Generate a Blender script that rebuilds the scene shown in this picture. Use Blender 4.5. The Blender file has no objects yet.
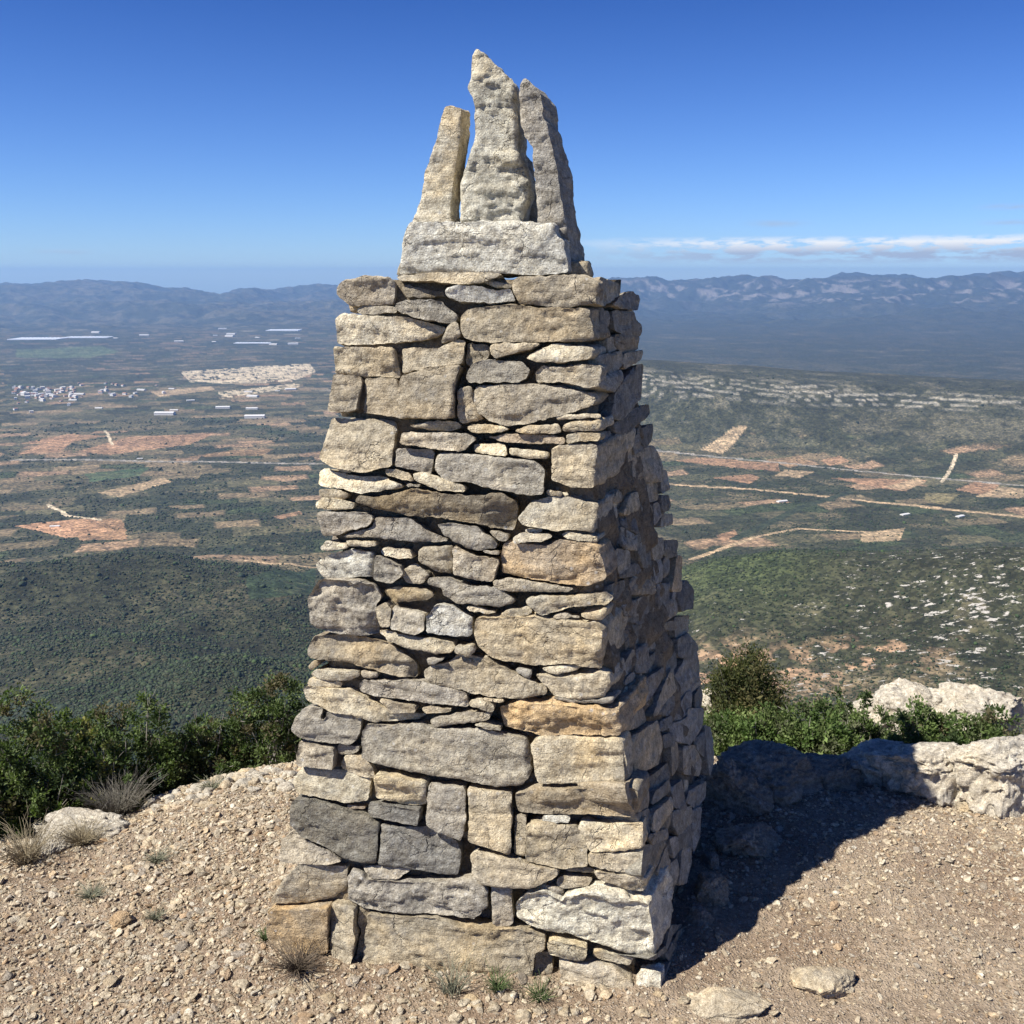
import bpy, math, random
import numpy as np
from mathutils import Vector
from mathutils.geometry import delaunay_2d_cdt

# ------------------------------------------------------------------ camera, light, exposure
S = bpy.context.scene
COL = S.collection
PITCH = math.radians(13.4); FPX = 995.6; CAMZ = 1.65
cam_d = bpy.data.cameras.new("camera"); cam = bpy.data.objects.new("camera", cam_d); COL.objects.link(cam)
cam.location = (0, 0, CAMZ); cam.rotation_euler = (math.pi/2 - PITCH, 0, 0)
cam_d.sensor_width = 36; cam_d.lens = 36*FPX/1024; cam_d.clip_start = 0.05; cam_d.clip_end = 120000
S.camera = cam

SUN_EL = math.radians(51.5); SUN_AZ = math.radians(25.6)      # light travels towards (+cos, +sin)
ld = Vector((math.cos(SUN_AZ)*math.cos(SUN_EL), math.sin(SUN_AZ)*math.cos(SUN_EL), -math.sin(SUN_EL)))
sun_d = bpy.data.lights.new("sun", 'SUN'); sun_d.energy = 5.0; sun_d.angle = math.radians(0.53); sun_d.color = (1, .968, .91)
sun = bpy.data.objects.new("sun", sun_d); COL.objects.link(sun)
sun.rotation_euler = ld.to_track_quat('-Z', 'Y').to_euler(); sun.location = (-10, -5, 20)

W = bpy.data.worlds.new("World"); S.world = W; W.use_nodes = True
nt = W.node_tree; nt.nodes.clear()
def N(t, tree=None, **kw):
    n = (tree or nt).nodes.new(t)
    for k, v in kw.items(): setattr(n, k, v)
    return n
out = N('ShaderNodeOutputWorld'); bg = N('ShaderNodeBackground')
sky = N('ShaderNodeTexSky', sky_type='NISHITA', sun_disc=False, sun_elevation=SUN_EL,
        sun_rotation=math.atan2(-ld.x, -ld.y), altitude=650, air_density=1.0, dust_density=0.05, ozone_density=2.0)
bg.inputs['Strength'].default_value = 0.050
def M(op, a, b=None, c=None, clamp=False):
    n = N('ShaderNodeMath', operation=op, use_clamp=clamp)
    for i, v in enumerate((a, b, c)):
        if v is None: continue
        if hasattr(v, 'links') or hasattr(v, 'is_linked'): nt.links.new(v, n.inputs[i])
        else: n.inputs[i].default_value = v
    return n.outputs[0]
tc = N('ShaderNodeTexCoord'); sep = N('ShaderNodeSeparateXYZ'); nt.links.new(tc.outputs['Generated'], sep.inputs[0])
dx, dy, dz = sep.outputs
az = M('ARCTAN2', dx, dy); el = M('ARCSINE', dz)
def box(v, c, w, soft=0.5):       # 1 inside |v-c|<w, fading outwards
    d = M('ABSOLUTE', M('SUBTRACT', v, c)); return M('SUBTRACT', 1.0, M('DIVIDE', M('SUBTRACT', d, w*(1-soft)), w*soft, clamp=True), clamp=True)
cx = N('ShaderNodeCombineXYZ'); nt.links.new(M('MULTIPLY', az, 24), cx.inputs[0]); nt.links.new(M('MULTIPLY', el, 95), cx.inputs[1])
nz = N('ShaderNodeTexNoise'); nz.inputs['Scale'].default_value = 1.6; nz.inputs['Detail'].default_value = 8; nz.inputs['Roughness'].default_value = .6
nt.links.new(cx.outputs[0], nz.inputs['Vector'])
def thr(v, lo, hi): return M('DIVIDE', M('SUBTRACT', v, lo), hi-lo, clamp=True)
band = M('MULTIPLY', box(el, .0225, .0135, .5), thr(az, .04, .22))
c1 = M('MULTIPLY', thr(nz.outputs[0], .40, .54), band)
w1 = box(az, .251, .036, .8); w1 = M('MULTIPLY', w1, box(el, .0465, .0042, .9))
w2 = M('MULTIPLY', box(az, .445, .03, .8), box(el, .0575, .0035, .9))
w3 = M('MULTIPLY', box(az, .452, .035, .8), box(el, .0445, .003, .9))
w4 = M('MULTIPLY', box(az, -.41, .03, .8), box(el, .0195, .003, .9))
wis = M('MULTIPLY', M('ADD', M('ADD', w1, w2), M('ADD', w3, w4)), thr(nz.outputs[0], .3, .6))
mask = M('MINIMUM', M('ADD', M('MULTIPLY', c1, 1.0), M('MULTIPLY', wis, .55)), 1.0)
mx = N('ShaderNodeMix', data_type='RGBA')
# cloud colour: greyish-white low, whiter tops
cr = N('ShaderNodeMix', data_type='RGBA'); cr.inputs[6].default_value = (5.6, 6.8, 9.0, 1); cr.inputs[7].default_value = (12.5, 12.8, 13.2, 1)
nt.links.new(M('MULTIPLY', thr(el, .020, .029), M('SUBTRACT', 1.0, thr(el, .034, .037))), cr.inputs[0])
nt.links.new(mask, mx.inputs[0])
gr = N('ShaderNodeMix', data_type='RGBA'); gr.inputs[6].default_value = (.80, 1.17, 1.98, 1); gr.inputs[7].default_value = (.29, .60, 1.34, 1)
nt.links.new(thr(el, .0, .25), gr.inputs[0])
gm = N('ShaderNodeMix', data_type='RGBA', blend_type='MULTIPLY'); gm.inputs[0].default_value = 1.0
zd = N('ShaderNodeMix', data_type='RGBA', blend_type='MULTIPLY'); zd.inputs[7].default_value = (.5, .52, .56, 1); nt.links.new(thr(el, .28, .8), zd.inputs[0])  # sky above the view darkened on purpose, to weaken fill light on shaded sides
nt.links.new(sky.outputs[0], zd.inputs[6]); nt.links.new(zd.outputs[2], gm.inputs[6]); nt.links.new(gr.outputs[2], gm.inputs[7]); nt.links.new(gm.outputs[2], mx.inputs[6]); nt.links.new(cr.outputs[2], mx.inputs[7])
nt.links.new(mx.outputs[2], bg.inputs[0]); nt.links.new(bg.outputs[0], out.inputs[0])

S.view_settings.view_transform = 'Standard'; S.view_settings.look = 'None'; S.view_settings.gamma = 1
S.view_settings.exposure = 0.64; S.view_settings.use_curve_mapping = False
S.render.engine = 'CYCLES'; S.cycles.max_bounces = 6; S.cycles.diffuse_bounces = 2; S.cycles.volume_bounces = 1
S.cycles.transparent_max_bounces = 12; S.cycles.use_denoising = True

# ------------------------------------------------------------------ helpers
FWD = np.array([0, math.cos(PITCH), -math.sin(PITCH)]); UPV = np.array([0, math.sin(PITCH), math.cos(PITCH)])
CAM = np.array([0, 0, CAMZ])
def ray(px, py):
    px = np.asarray(px, float); py = np.asarray(py, float)
    return FWD + np.stack([(px-512)/FPX, 0*px, 0*px], -1) + ((512-py)/FPX)[..., None]*UPV
def on_plane(px, py, p0, n):
    d = ray(px, py); t = ((p0-CAM)@n)/(d@n); return CAM + d*t[..., None]
def at_z(px, py, z):
    d = ray(px, py); return CAM + d*((z-CAMZ)/d[..., 2])[..., None]
def at_r(px, py, r):
    d = ray(px, py); return CAM + d*(r/np.hypot(d[..., 0], d[..., 1]))[..., None]

TAB = np.random.RandomState(7).uniform(-1, 1, 65536)
def vnoise(P, seed=0):
    P = np.asarray(P, float); I = np.floor(P).astype(np.int64); f = P-I; f = f*f*(3-2*f)
    r = 0
    for a in (0, 1):
        wa = f[..., 0] if a else 1-f[..., 0]
        for b in (0, 1):
            wb = f[..., 1] if b else 1-f[..., 1]
            for c in (0, 1):
                wc = f[..., 2] if c else 1-f[..., 2]
                h = ((I[..., 0]+a)*73856093 ^ (I[..., 1]+b)*19349663 ^ (I[..., 2]+c)*83492791 ^ (seed*2654435)) & 65535
                r = r + TAB[h]*wa*wb*wc
    return r
def fbm(P, o=4, seed=0, g=.5):
    r = 0; a = 1
    P = np.asarray(P, float)
    for k in range(o): r = r + a*vnoise(P*2.03**k + 17.3*k, seed+k); a *= g
    return r
def f2(x, y, s, o=4, seed=0): return fbm(np.stack([x/s, y/s, np.zeros_like(x)+seed*3.7], -1), o, seed)
def sstep(a, b, x): t = np.clip((x-a)/(b-a), 0, 1); return t*t*(3-2*t)

def mesh(name, V, F, mat=None, smooth=True, attrs=None):
    me = bpy.data.meshes.new(name); V = np.asarray(V, np.float32)
    if isinstance(F, np.ndarray): F = [F]
    F = [np.asarray(f, np.int32) for f in F if len(f)]
    lv = np.concatenate([f.ravel() for f in F]); lt = np.concatenate([np.full(len(f), f.shape[1], np.int32) for f in F])
    ls = np.concatenate([[0], np.cumsum(lt)[:-1]]).astype(np.int32)
    me.vertices.add(len(V)); me.vertices.foreach_set('co', V.ravel())
    me.loops.add(len(lv)); me.loops.foreach_set('vertex_index', lv)
    me.polygons.add(len(lt)); me.polygons.foreach_set('loop_start', ls); me.polygons.foreach_set('loop_total', lt)
    me.polygons.foreach_set('use_smooth', np.full(len(lt), smooth))
    for k, (typ, arr) in (attrs or {}).items():
        a = me.attributes.new(k, typ, 'POINT'); arr = np.asarray(arr, np.float32)
        a.data.foreach_set('color' if 'COLOR' in typ else ('vector' if 'VEC' in typ else 'value'), arr.ravel())
    me.update(); me.validate()
    if mat: me.materials.append(mat)
    return me
def obj(name, me, parent=None, loc=None):
    o = bpy.data.objects.new(name, me); COL.objects.link(o)
    if parent: o.parent = parent
    if loc is not None: o.location = loc
    return o
def tag(o, label=None, cat=None, group=None, kind=None):
    for k, v in (('label', label), ('category', cat), ('group', group), ('kind', kind)):
        if v: o[k] = v
    return o
def empty(name, loc): return obj(name, None, None, loc)
def cent(me, c):                                   # move a world-space mesh's origin to c
    co = np.empty(len(me.vertices)*3, np.float32); me.vertices.foreach_get('co', co)
    co = co.reshape(-1, 3) - np.asarray(c, np.float32); me.vertices.foreach_set('co', co.ravel()); me.update()

def new_mat(name, rough=.9):
    m = bpy.data.materials.new(name); m.use_nodes = True; t = m.node_tree; t.nodes.clear()
    o = t.nodes.new('ShaderNodeOutputMaterial'); b = t.nodes.new('ShaderNodeBsdfPrincipled')
    b.inputs['Roughness'].default_value = rough; b.inputs['Specular IOR Level'].default_value = .25
    t.links.new(b.outputs[0], o.inputs[0]); return m, t, b, o
class G:                                            # small node-graph helper
    def __init__(s, t): s.t = t
    def n(s, typ, **kw):
        x = s.t.nodes.new(typ)
        for k, v in kw.items(): setattr(x, k, v)
        return x
    def put(s, sock, v):
        if hasattr(v, 'is_linked'): s.t.links.new(v, sock)
        else: sock.default_value = v
    def m(s, op, a, b=0.0, c=0.0, clamp=False):
        x = s.n('ShaderNodeMath', operation=op, use_clamp=clamp)
        for i, v in enumerate((a, b, c)): s.put(x.inputs[i], v)
        return x.outputs[0]
    def noise(s, vec, scale, det=5, rough=.55, col=False):
        x = s.n('ShaderNodeTexNoise'); s.put(x.inputs['Vector'], vec); x.inputs['Scale'].default_value = scale
        x.inputs['Detail'].default_value = det; x.inputs['Roughness'].default_value = rough
        return x.outputs[1 if col else 0]
    def voro(s, vec, scale, feat='F1', out=0):
        x = s.n('ShaderNodeTexVoronoi', feature=feat); s.put(x.inputs['Vector'], vec); x.inputs['Scale'].default_value = scale
        return x.outputs[out]
    def ramp(s, v, a, b, lo=0.0, hi=1.0):
        x = s.n('ShaderNodeMapRange', clamp=True); s.put(x.inputs[0], v)
        for i, q in enumerate((a, b, lo, hi)): x.inputs[i+1].default_value = q
        return x.outputs[0]
    def mix(s, f, a, b, mode='MIX'):
        x = s.n('ShaderNodeMix', data_type='RGBA', blend_type=mode); s.put(x.inputs[0], f)
        for i, v in ((6, a), (7, b)): s.put(x.inputs[i], v if hasattr(v, 'is_linked') else (*v, 1))
        return x.outputs[2]
    def vm(s, op, a, b):
        x = s.n('ShaderNodeVectorMath', operation=op)
        for i, v in enumerate((a, b)): s.put(x.inputs[i], v)
        return x.outputs[0]
    def attr(s, name):
        x = s.n('ShaderNodeAttribute', attribute_name=name); return x
    def bump(s, h, dist, strength=1.0, nrm=None):
        x = s.n('ShaderNodeBump'); s.put(x.inputs['Height'], h); x.inputs['Distance'].default_value = dist; x.inputs['Strength'].default_value = strength
        if nrm is not None: s.put(x.inputs['Normal'], nrm)
        return x.outputs[0]

def rock_material(name, patina=1.0, fine=1.0):
    m, t, b, o = new_mat(name, .92); g = G(t)
    ta = g.attr('tint'); sv = g.attr('sv'); geo = g.n('ShaderNodeNewGeometry')
    p = g.vm('ADD', geo.outputs['Position'], sv.outputs['Vector'])
    n1 = g.noise(p, 11, 7, .62); n2 = g.noise(p, 55, 8, .7); n3 = g.noise(g.vm('ADD', p, (5, 3, 9)), 6, 5, .6)
    c = ta.outputs['Color']
    grey = g.mix(1.0, c, (.68, .69, .70), 'MULTIPLY')
    c = g.mix(g.m('MULTIPLY', g.ramp(n1, .46, .68), .75*patina), c, grey)
    # ochre stains where the stone's own ochre level allows
    och = g.m('MULTIPLY', g.ramp(n3, .44, .62), ta.outputs['Alpha'])
    c = g.mix(och, c, g.mix(1.0, c, (1.16, .97, .68), 'MULTIPLY'))
    c = g.mix(g.ramp(n2, .36, .64), g.mix(1.0, c, (.66, .62, .57), 'MULTIPLY'), g.mix(1.0, c, (1.25, 1.24, 1.22), 'MULTIPLY'))
    n4 = g.noise(p, 260, 5, .75); c = g.mix(g.ramp(n4, .36, .66), g.mix(1.0, c, (.66, .63, .60), 'MULTIPLY'), g.mix(1.0, c, (1.22, 1.22, 1.2), 'MULTIPLY'))
    n5 = g.noise(g.vm('ADD', p, (7, 1, 4)), 20, 6, .68); c = g.mix(g.m('MULTIPLY', g.ramp(n5, .55, .63), .42*patina), c, (.20, .185, .165))
    n6 = g.noise(g.vm('ADD', p, (2, 8, 3)), 8, 5, .6); c = g.mix(g.m('MULTIPLY', g.ramp(n6, .50, .62), .55*patina), c, g.mix(1.0, c, (1.38, 1.33, 1.22), 'MULTIPLY'))
    vs = g.voro(p, 70); dk = g.m('MULTIPLY', g.ramp(vs, .22, .10), g.ramp(g.noise(p, 23, 3), .55, .66))
    c = g.mix(g.m('MULTIPLY', dk, .6*patina), c, (.09, .085, .08))
    vw = g.voro(g.vm('ADD', p, (1, 2, 3)), 48); wt = g.m('MULTIPLY', g.ramp(vw, .26, .16), g.ramp(g.noise(p, 17, 3), .56, .66))
    c = g.mix(g.m('MULTIPLY', wt, .6*patina), c, (.62, .6, .55))
    t.links.new(c, b.inputs['Base Color'])
    wv = g.vm('ADD', p, g.vm('MULTIPLY', g.noise(p, 12, 4, .6, True), (.09, .09, .09)))
    ck = g.n('ShaderNodeTexVoronoi', feature='DISTANCE_TO_EDGE'); g.put(ck.inputs['Vector'], g.vm('MULTIPLY', wv, (.8, .8, 1.5))); ck.inputs['Scale'].default_value = 9
    crack = g.m('MULTIPLY', g.ramp(ck.outputs[0], .022, .006), g.ramp(g.noise(p, 7, 2), .50, .60))
    st = g.vm('MULTIPLY', p, (9, 9, 75)); lam = g.noise(st, 1.0, 4, .6)
    pits = g.ramp(g.voro(p, 120), 0, .35)
    h = g.m('ADD', g.m('MULTIPLY', g.noise(p, 34, 10, .68), 1.0), g.m('MULTIPLY', lam, .35))
    nb = g.bump(h, .013*fine, 1.0)
    nb = g.bump(g.m('ADD', g.noise(p, 210, 6, .7), g.m('MULTIPLY', pits, .35)), .0036*fine, 1.0, nb)
    nb = g.bump(g.m('MULTIPLY', crack, -1.0), .006, 1.0, nb)
    t.links.new(nb, b.inputs['Normal'])
    return m
MAT_STONE = rock_material('limestone_masonry')
MAT_WHITE = rock_material('white_limestone', .8)
MAT_PEB = rock_material('gravel_stone', .5)

# ------------------------------------------------------------------ ground shape
AZP = np.radians([-180, -60, -27, -20, -12, 0, 12, 20, 27, 60, 180]); EDGE = [6, 4, 3.1, 3.25, 3.4, 3.45, 3.3, 3.3, 3.35, 4, 6]
RP = np.array([0, 6.5, 20, 100, 300, 600, 1000, 1500, 2200, 60000.]); ZP = np.array([0, -1.9, -10.5, -60, -165, -298, -408, -462, -480, -480.])
def crest(azd, pts): return np.interp(azd, [p[0] for p in pts], [p[1] for p in pts])
def px2az(px): return math.degrees(math.atan((px-512)/(FPX*math.cos(PITCH)+0.0)))
def rowtan(py): return np.tan(PITCH - np.arctan((512-py)/FPX))          # tan of depression (near the picture's middle)
def hgt(x, y):
    x = np.asarray(x, float); y = np.asarray(y, float)
    r = np.hypot(x, y)+1e-9; az = np.arctan2(x, y); azd = np.degrees(az)
    e = np.interp(az, AZP, EDGE)
    d = (r-e)/.22
    near = -.60*.22*np.where(d > 20, d, np.log1p(np.exp(np.minimum(d, 20))))
    far = np.interp(r, RP, ZP); w = sstep(9, 30, r)
    z = near*(1-w) + far*w
    z = z - .016*(1-sstep(2.6, 3.2, r)) + .02*f2(x, y, .9, 3, 3)*(1-sstep(40, 200, r)) + .05*sstep(2.6, 3.4, r)*(azd > 0)*sstep(8, 14, azd)*(1-sstep(6, 10, r))
    nz = f2(x, y, 420, 5, 11); rd = 1-np.abs(f2(x, y, 520, 5, 12))
    hill = sstep(250, 800, r)*(1-sstep(1500, 2100, r))
    left = sstep(2, -4, azd)
    z = z + hill*left*(32*nz + 30*(rd-.6))
    z = z + hill*(1-left)*(12*nz)
    # rounded dark hill on the left, 1.5 km away
    def gau(cx_, cy_, sx, sy, h, rot=0):
        a = math.radians(rot); u = (x-cx_)*math.cos(a)+(y-cy_)*math.sin(a); v = -(x-cx_)*math.sin(a)+(y-cy_)*math.cos(a)
        return h*np.exp(-(u/sx)**2-(v/sy)**2)
    z = z + gau(-760, 1290, 420, 170, 98, 12) + gau(-400, 960, 330, 110, 28, -28)
    # rocky spur on the right, about 1 km away
    top = crest(azd, [(3, -425), (8, -345), (12, -318), (18, -300), (26, -282), (40, -270)])
    base = np.interp(r, RP, ZP); pk = np.exp(-((r-1120)/np.where(r < 1120, 270, 190))**2)
    z = z + pk*np.maximum(top-base, 0)*(1+.10*nz)
    # long flat-topped ridge across the valley on the right
    ct = crest(azd, [(-6, -480), (2, -400), (7, -306), (12, -325), (16, -338), (22, -347), (28, -352), (60, -360)])
    rc = 3500 + 150*f2(x, y, 900, 3, 21); up = sstep(rc-900, rc, r); dn = 1-sstep(rc+250, rc+1500, r)
    gul = 1 - .16*np.abs(f2(x, y, 330, 4, 22))*(1-sstep(rc-150, rc, r))
    z = z + np.maximum(ct+480, 0)*up**1.25*dn*gul
    # plain relief and far mountains
    z = z + sstep(1500, 2200, r)*(5*f2(x, y, 700, 4, 31))
    ml = [(-60, -120), (-27, -140), (-24, -105), (-21.9, -62), (-20, -120), (-17.5, -175), (-16, -260), (-15, -185), (-12, -190), (-9.8, -130), (-4, -120), (3, -90), (7, -55), (10.5, -38), (15, -22), (17.5, 8), (21, -38), (24, 2), (27, 60), (33, 30), (60, -20)]
    cz = crest(azd, ml); rr = 1-np.abs(f2(x, y, 2600, 6, 41)); r2 = 1-np.abs(f2(x, y, 900, 5, 42))
    cz = cz-np.where(azd < 0, 95, 62); m = sstep(11500, 17200, r); foot = sstep(8800, 12500, r)
    amp = (cz+480)
    z = z + foot*35 + (amp-35)*np.where(m > 0, m**1.5, 0)*(1 - (1-m*.8)*.9*(1-rr)) + foot*(190*(rr-.62)+110*(r2-.62)) + m*18*f2(x, y, 500, 3, 43)
    cliff = sstep(14600, 15300, r)*(1-sstep(15300, 17200, r))
    z = z + cliff*sstep(3, 8, azd)*45*(r2)
    z = z + sstep(19500, 21000, r)*60*sstep(-26, -14, azd)*(1-sstep(-14, -6, azd))
    return z

# ------------------------------------------------------------------ terrain colours (real ground cover, in world coordinates)
def inpoly(x, y, poly):
    ins = np.zeros(x.shape, bool); n = len(poly)
    for i in range(n):
        x1, y1 = poly[i]; x2, y2 = poly[(i+1) % n]
        if y1 == y2: continue
        c = ((y1 > y) != (y2 > y)) & (x < (x2-x1)*(y-y1)/(y2-y1)+x1); ins ^= c
    return ins
_RS = np.geomspace(350, 21000, 1500)
def hit(px, py):
    px = np.atleast_1d(np.asarray(px, float)); py = np.atleast_1d(np.asarray(py, float)); d = ray(px, py); o = []
    for v in d:
        h = np.hypot(v[0], v[1]); P = CAM + v[None]*(_RS/h)[:, None]; b = P[:, 2] < hgt(P[:, 0], P[:, 1]); b[-1] = True; k = int(np.argmax(b)); o.append(P[k])
    return np.array(o)
def wpoly(pp): return hit([p[0] for p in pp], [p[1] for p in pp])[:, :2]
SOIL_R = (.33, .20, .125); SOIL_P = (.42, .31, .2); SAND = (.55, .46, .34)
FIELDS = [  # outline, colour
 ([(16, 455), (50, 440), (78, 438), (60, 452)], SOIL_R), ([(75, 452), (130, 437), (215, 433), (190, 445), (110, 455)], SOIL_R),
 ([(20, 444), (70, 434), (110, 436), (60, 444)], SOIL_R), ([(185, 458), (230, 451), (275, 449), (262, 456)], (.26, .17, .1)),
 ([(98, 493), (165, 478), (172, 482), (120, 497)], SOIL_P), ([(16, 526), (60, 521), (95, 518), (110, 532), (68, 538), (45, 533)], (.50, .29, .18)),
 ([(70, 520), (122, 519), (128, 540), (80, 541)], (.33, .2, .12)), ([(272, 517), (300, 511), (302, 514), (280, 520)], SOIL_R),
 ([(245, 575), (315, 567), (318, 598), (250, 600)], (.035, .06, .03)), ([(85, 474), (150, 467), (140, 476), (90, 482)], (.06, .10, .05)),
 ([(180, 372), (250, 367), (310, 364), (316, 372), (290, 382), (230, 384), (190, 382)], SAND),
 ([(150, 392), (210, 386), (215, 390), (160, 397)], SOIL_P), ([(218, 392), (300, 383), (300, 387), (222, 399)], SAND),
 ([(16, 350), (100, 346), (120, 352), (90, 358), (16, 358)], (.09, .12, .06)),
 ([(700, 450), (735, 427), (748, 427), (722, 454)], SOIL_P), ([(676, 461), (700, 458), (778, 463), (780, 472), (735, 468)], SOIL_R),
 ([(712, 478), (750, 474), (760, 478), (750, 484)], SOIL_R), ([(830, 478), (888, 479), (928, 480), (905, 492), (880, 488)], SOIL_R),
 ([(884, 487), (905, 491), (925, 483), (918, 478)], SOIL_P), ([(838, 478), (870, 482), (868, 486)], SOIL_R),
 ([(955, 490), (975, 482), (1000, 484), (990, 497)], SOIL_R), ([(975, 497), (1000, 487), (1024, 489), (1024, 499)], SOIL_P),
 ([(925, 493), (960, 494), (945, 506), (925, 502)], (.2, .17, .09)), ([(785, 470), (815, 472), (800, 478), (775, 476)], SOIL_P),
 ([(862, 533), (905, 528), (900, 541), (860, 543)], SOIL_P), ([(765, 460), (800, 456), (810, 463), (790, 468)], (.3, .2, .12)),
 ([(716, 536), (735, 530), (738, 536), (722, 543)], SOIL_R), ([(820, 460), (840, 456), (850, 462), (830, 466)], SOIL_R)]
ROADS = [([(640, 483), (760, 490), (860, 501), (1024, 517)], 7, SOIL_P), ([(640, 449), (760, 461), (880, 473), (1024, 486)], 5, (.3, .28, .26)),
 ([(14, 460), (140, 461), (320, 464)], 6, (.28, .26, .24)), ([(105, 431), (112, 445)], 1.5, SAND), ([(50, 505), (66, 516), (100, 520)], 2.5, SAND),
 ([(735, 539), (800, 508), (850, 493)], 9, (.04, .05, .03)), ([(240, 560), (320, 568)], 4, SOIL_P), ([(956, 455), (952, 466), (942, 482)], 2, SAND),
 ([(690, 560), (760, 536), (800, 529), (900, 534)], 4, SOIL_P)]
def segdist(x, y, P):
    d = np.full(x.shape, 1e9)
    for (a, b), (c, e) in zip(P[:-1], P[1:]):
        L = (c-a)**2+(e-b)**2; t = np.clip(((x-a)*(c-a)+(y-b)*(e-b))/L, 0, 1)
        d = np.minimum(d, np.hypot(x-a-t*(c-a), y-b-t*(e-b)))
    return d
def cover(x, y, z):
    """albedo (n,3), bare rock level, tree level"""
    r = np.hypot(x, y); azd = np.degrees(np.arctan2(x, y))
    n1 = f2(x, y, 90, 4, 51); n2 = f2(x, y, 17, 3, 52); n3 = f2(x, y, 600, 3, 53)
    c = np.empty(x.shape+(3,)); c[:] = (.048, .050, .029)
    c = c*(1+.28*n1+.25*n2)[..., None]
    dry = sstep(-.1, .55, n1+.5*n3+.3*n2); dry = dry*(1-.65*(1-sstep(1400, 1700, r))*(azd < 3))*(1-.7*sstep(2750, 3000, r)*(1-sstep(3650, 3900, r))*sstep(2, 5, azd)); c = c*(1-dry[..., None]*.8)+np.array([.15, .125, .08])*dry[..., None]*.8
    trees = np.ones_like(x)
    # patchwork of small fields on the valley floor
    val = sstep(1450, 1800, r)*(1-sstep(8500, 10500, r))*(1-.85*sstep(3900, 4800, r)*sstep(1, 5, azd))*(1-sstep(-455, -440, z))
    a = math.radians(14); u = x*math.cos(a)+y*math.sin(a)+60*n3; v = -x*math.sin(a)+y*math.cos(a)+50*n1*.4
    row = np.floor(v/62); q = u/105+row*.37; cell = (np.floor(q).astype(np.int64)*7919 ^ row.astype(np.int64)*104729) & 65535
    h1 = TAB[cell]*.5+.5; h2 = TAB[(cell*31+7) & 65535]*.5+.5
    pal = np.array([(.052, .06, .034), (.085, .085, .05), (.13, .12, .07), (.18, .145, .09), (.25, .19, .12), (.06, .078, .038), (.045, .052, .032), (.34, .23, .15), (.05, .055, .032), (.11, .10, .06), (.09, .09, .052)])
    pc = pal[(h1*10.99).astype(int)]*(1+.2*n2+.10*np.sin(np.where(h2 > .3, v, u)*.55))[..., None]*(1-.25*(TAB[(cell*17+3) & 65535]*.5+.5))[..., None]
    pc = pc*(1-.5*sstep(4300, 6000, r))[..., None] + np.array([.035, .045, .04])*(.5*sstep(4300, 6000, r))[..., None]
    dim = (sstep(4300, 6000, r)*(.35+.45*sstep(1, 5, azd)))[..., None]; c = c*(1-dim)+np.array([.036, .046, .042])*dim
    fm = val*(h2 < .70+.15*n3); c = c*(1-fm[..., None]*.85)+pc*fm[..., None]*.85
    open_ = (pc[..., 0] > .09)
    trees = trees*(1-.93*fm*open_)*(1-.35*sstep(1500, 1800, r))
    edge = np.minimum(np.abs(q-np.round(q))*105, np.abs(v/62-np.round(v/62))*62)
    hd = (edge < 3.5+r*.0006)*val*(h1 > .35)*(1-sstep(3000, 3600, r)); c = c*(1-.6*hd[..., None])+np.array([.03, .038, .022])*(.6*hd[..., None])
    rock = np.zeros_like(x)
    sp = np.exp(-((r-1060)/290)**2)*sstep(5, 9, azd)
    rock = np.maximum(rock, sp*(.62+.25*n3+.30*n1+.3*sstep(14, 26, azd)))
    spg = np.exp(-((r-1130)/110)**2)*sstep(8, 10, azd)*(1-sstep(14, 20, azd)); rock *= 1-.8*spg
    c = c*(1-spg[..., None]*.6)+np.array([.06, .085, .03])*spg[..., None]*.6
    # red soil between trees at the foot of the spur
    rs = sstep(.0, .25, n2+.3*n1)*(np.exp(-(((x-185)/75)**2+((y-850)/55)**2))+.6*np.exp(-(((x-330)/60)**2+((y-860)/35)**2))+.6*np.exp(-(((x+260)/60)**2+((y-1330)/80)**2)))
    c = c*(1-np.clip(rs*1.3, 0, 1)[..., None])+np.array([.38, .245, .165])*np.clip(rs*1.3, 0, 1)[..., None]
    # limestone beds along the contours of the far ridge
    rg = sstep(2750, 3000, r)*(1-sstep(3650, 3900, r))*sstep(2, 5, azd)
    k = (z+.09*np.minimum(x, 850)-.01*(y-3000)+2.5*n1); st = sstep(.30, .75, np.sin(k*.62+.35*n2)+.28*n1+.28*n2)
    st *= sstep(-400, -372, z+10*n3)*(1-sstep(3300, 3440, r))*rg*(.70+.45*n3+.3*(1-sstep(10, 14, azd)))
    st = np.clip(st, 0, .8)[..., None]; c = c*(1-st)+np.array([.42, .39, .34])*st
    gs = np.clip(sstep(.25, .6, n1+n2*.6)*rg*.12, 0, 1)[..., None]; c = c*(1-gs)+np.array([.30, .27, .22])*gs
    trees *= 1-.7*rg
    # mountains: pale cliffs among dark woods
    mt = sstep(11500, 13500, r); m1 = .9*f2(x, y, 240, 4, 61); m2 = f2(x, y, 1500, 3, 62)
    band = np.clip(sstep(-400, -300, z)*(1-sstep(-110, -50, z)), 0, 1)
    pale = np.clip(sstep(.25, .75, m1+.3*m2+.7*f2(x, y*.7, 90, 3, 63))*mt*(.10+.42*band*sstep(2, 8, azd)), 0, .8)[..., None]
    c = c*(1-pale)+np.array([.34, .30, .29])*pale
    # plain far away: thin pale and dark bands
    pl = sstep(3600, 4600, r)*(1-sstep(9500, 11000, r)); b1 = f2(x, y*1.7, 260, 4, 71)
    pp = np.clip(sstep(.55, 1.0, b1+.2*m2)*pl*.6*(1-.75*sstep(1, 5, azd)), 0, 1)[..., None]; c = c*(1-pp)+np.array([.36, .31, .25])*pp
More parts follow.
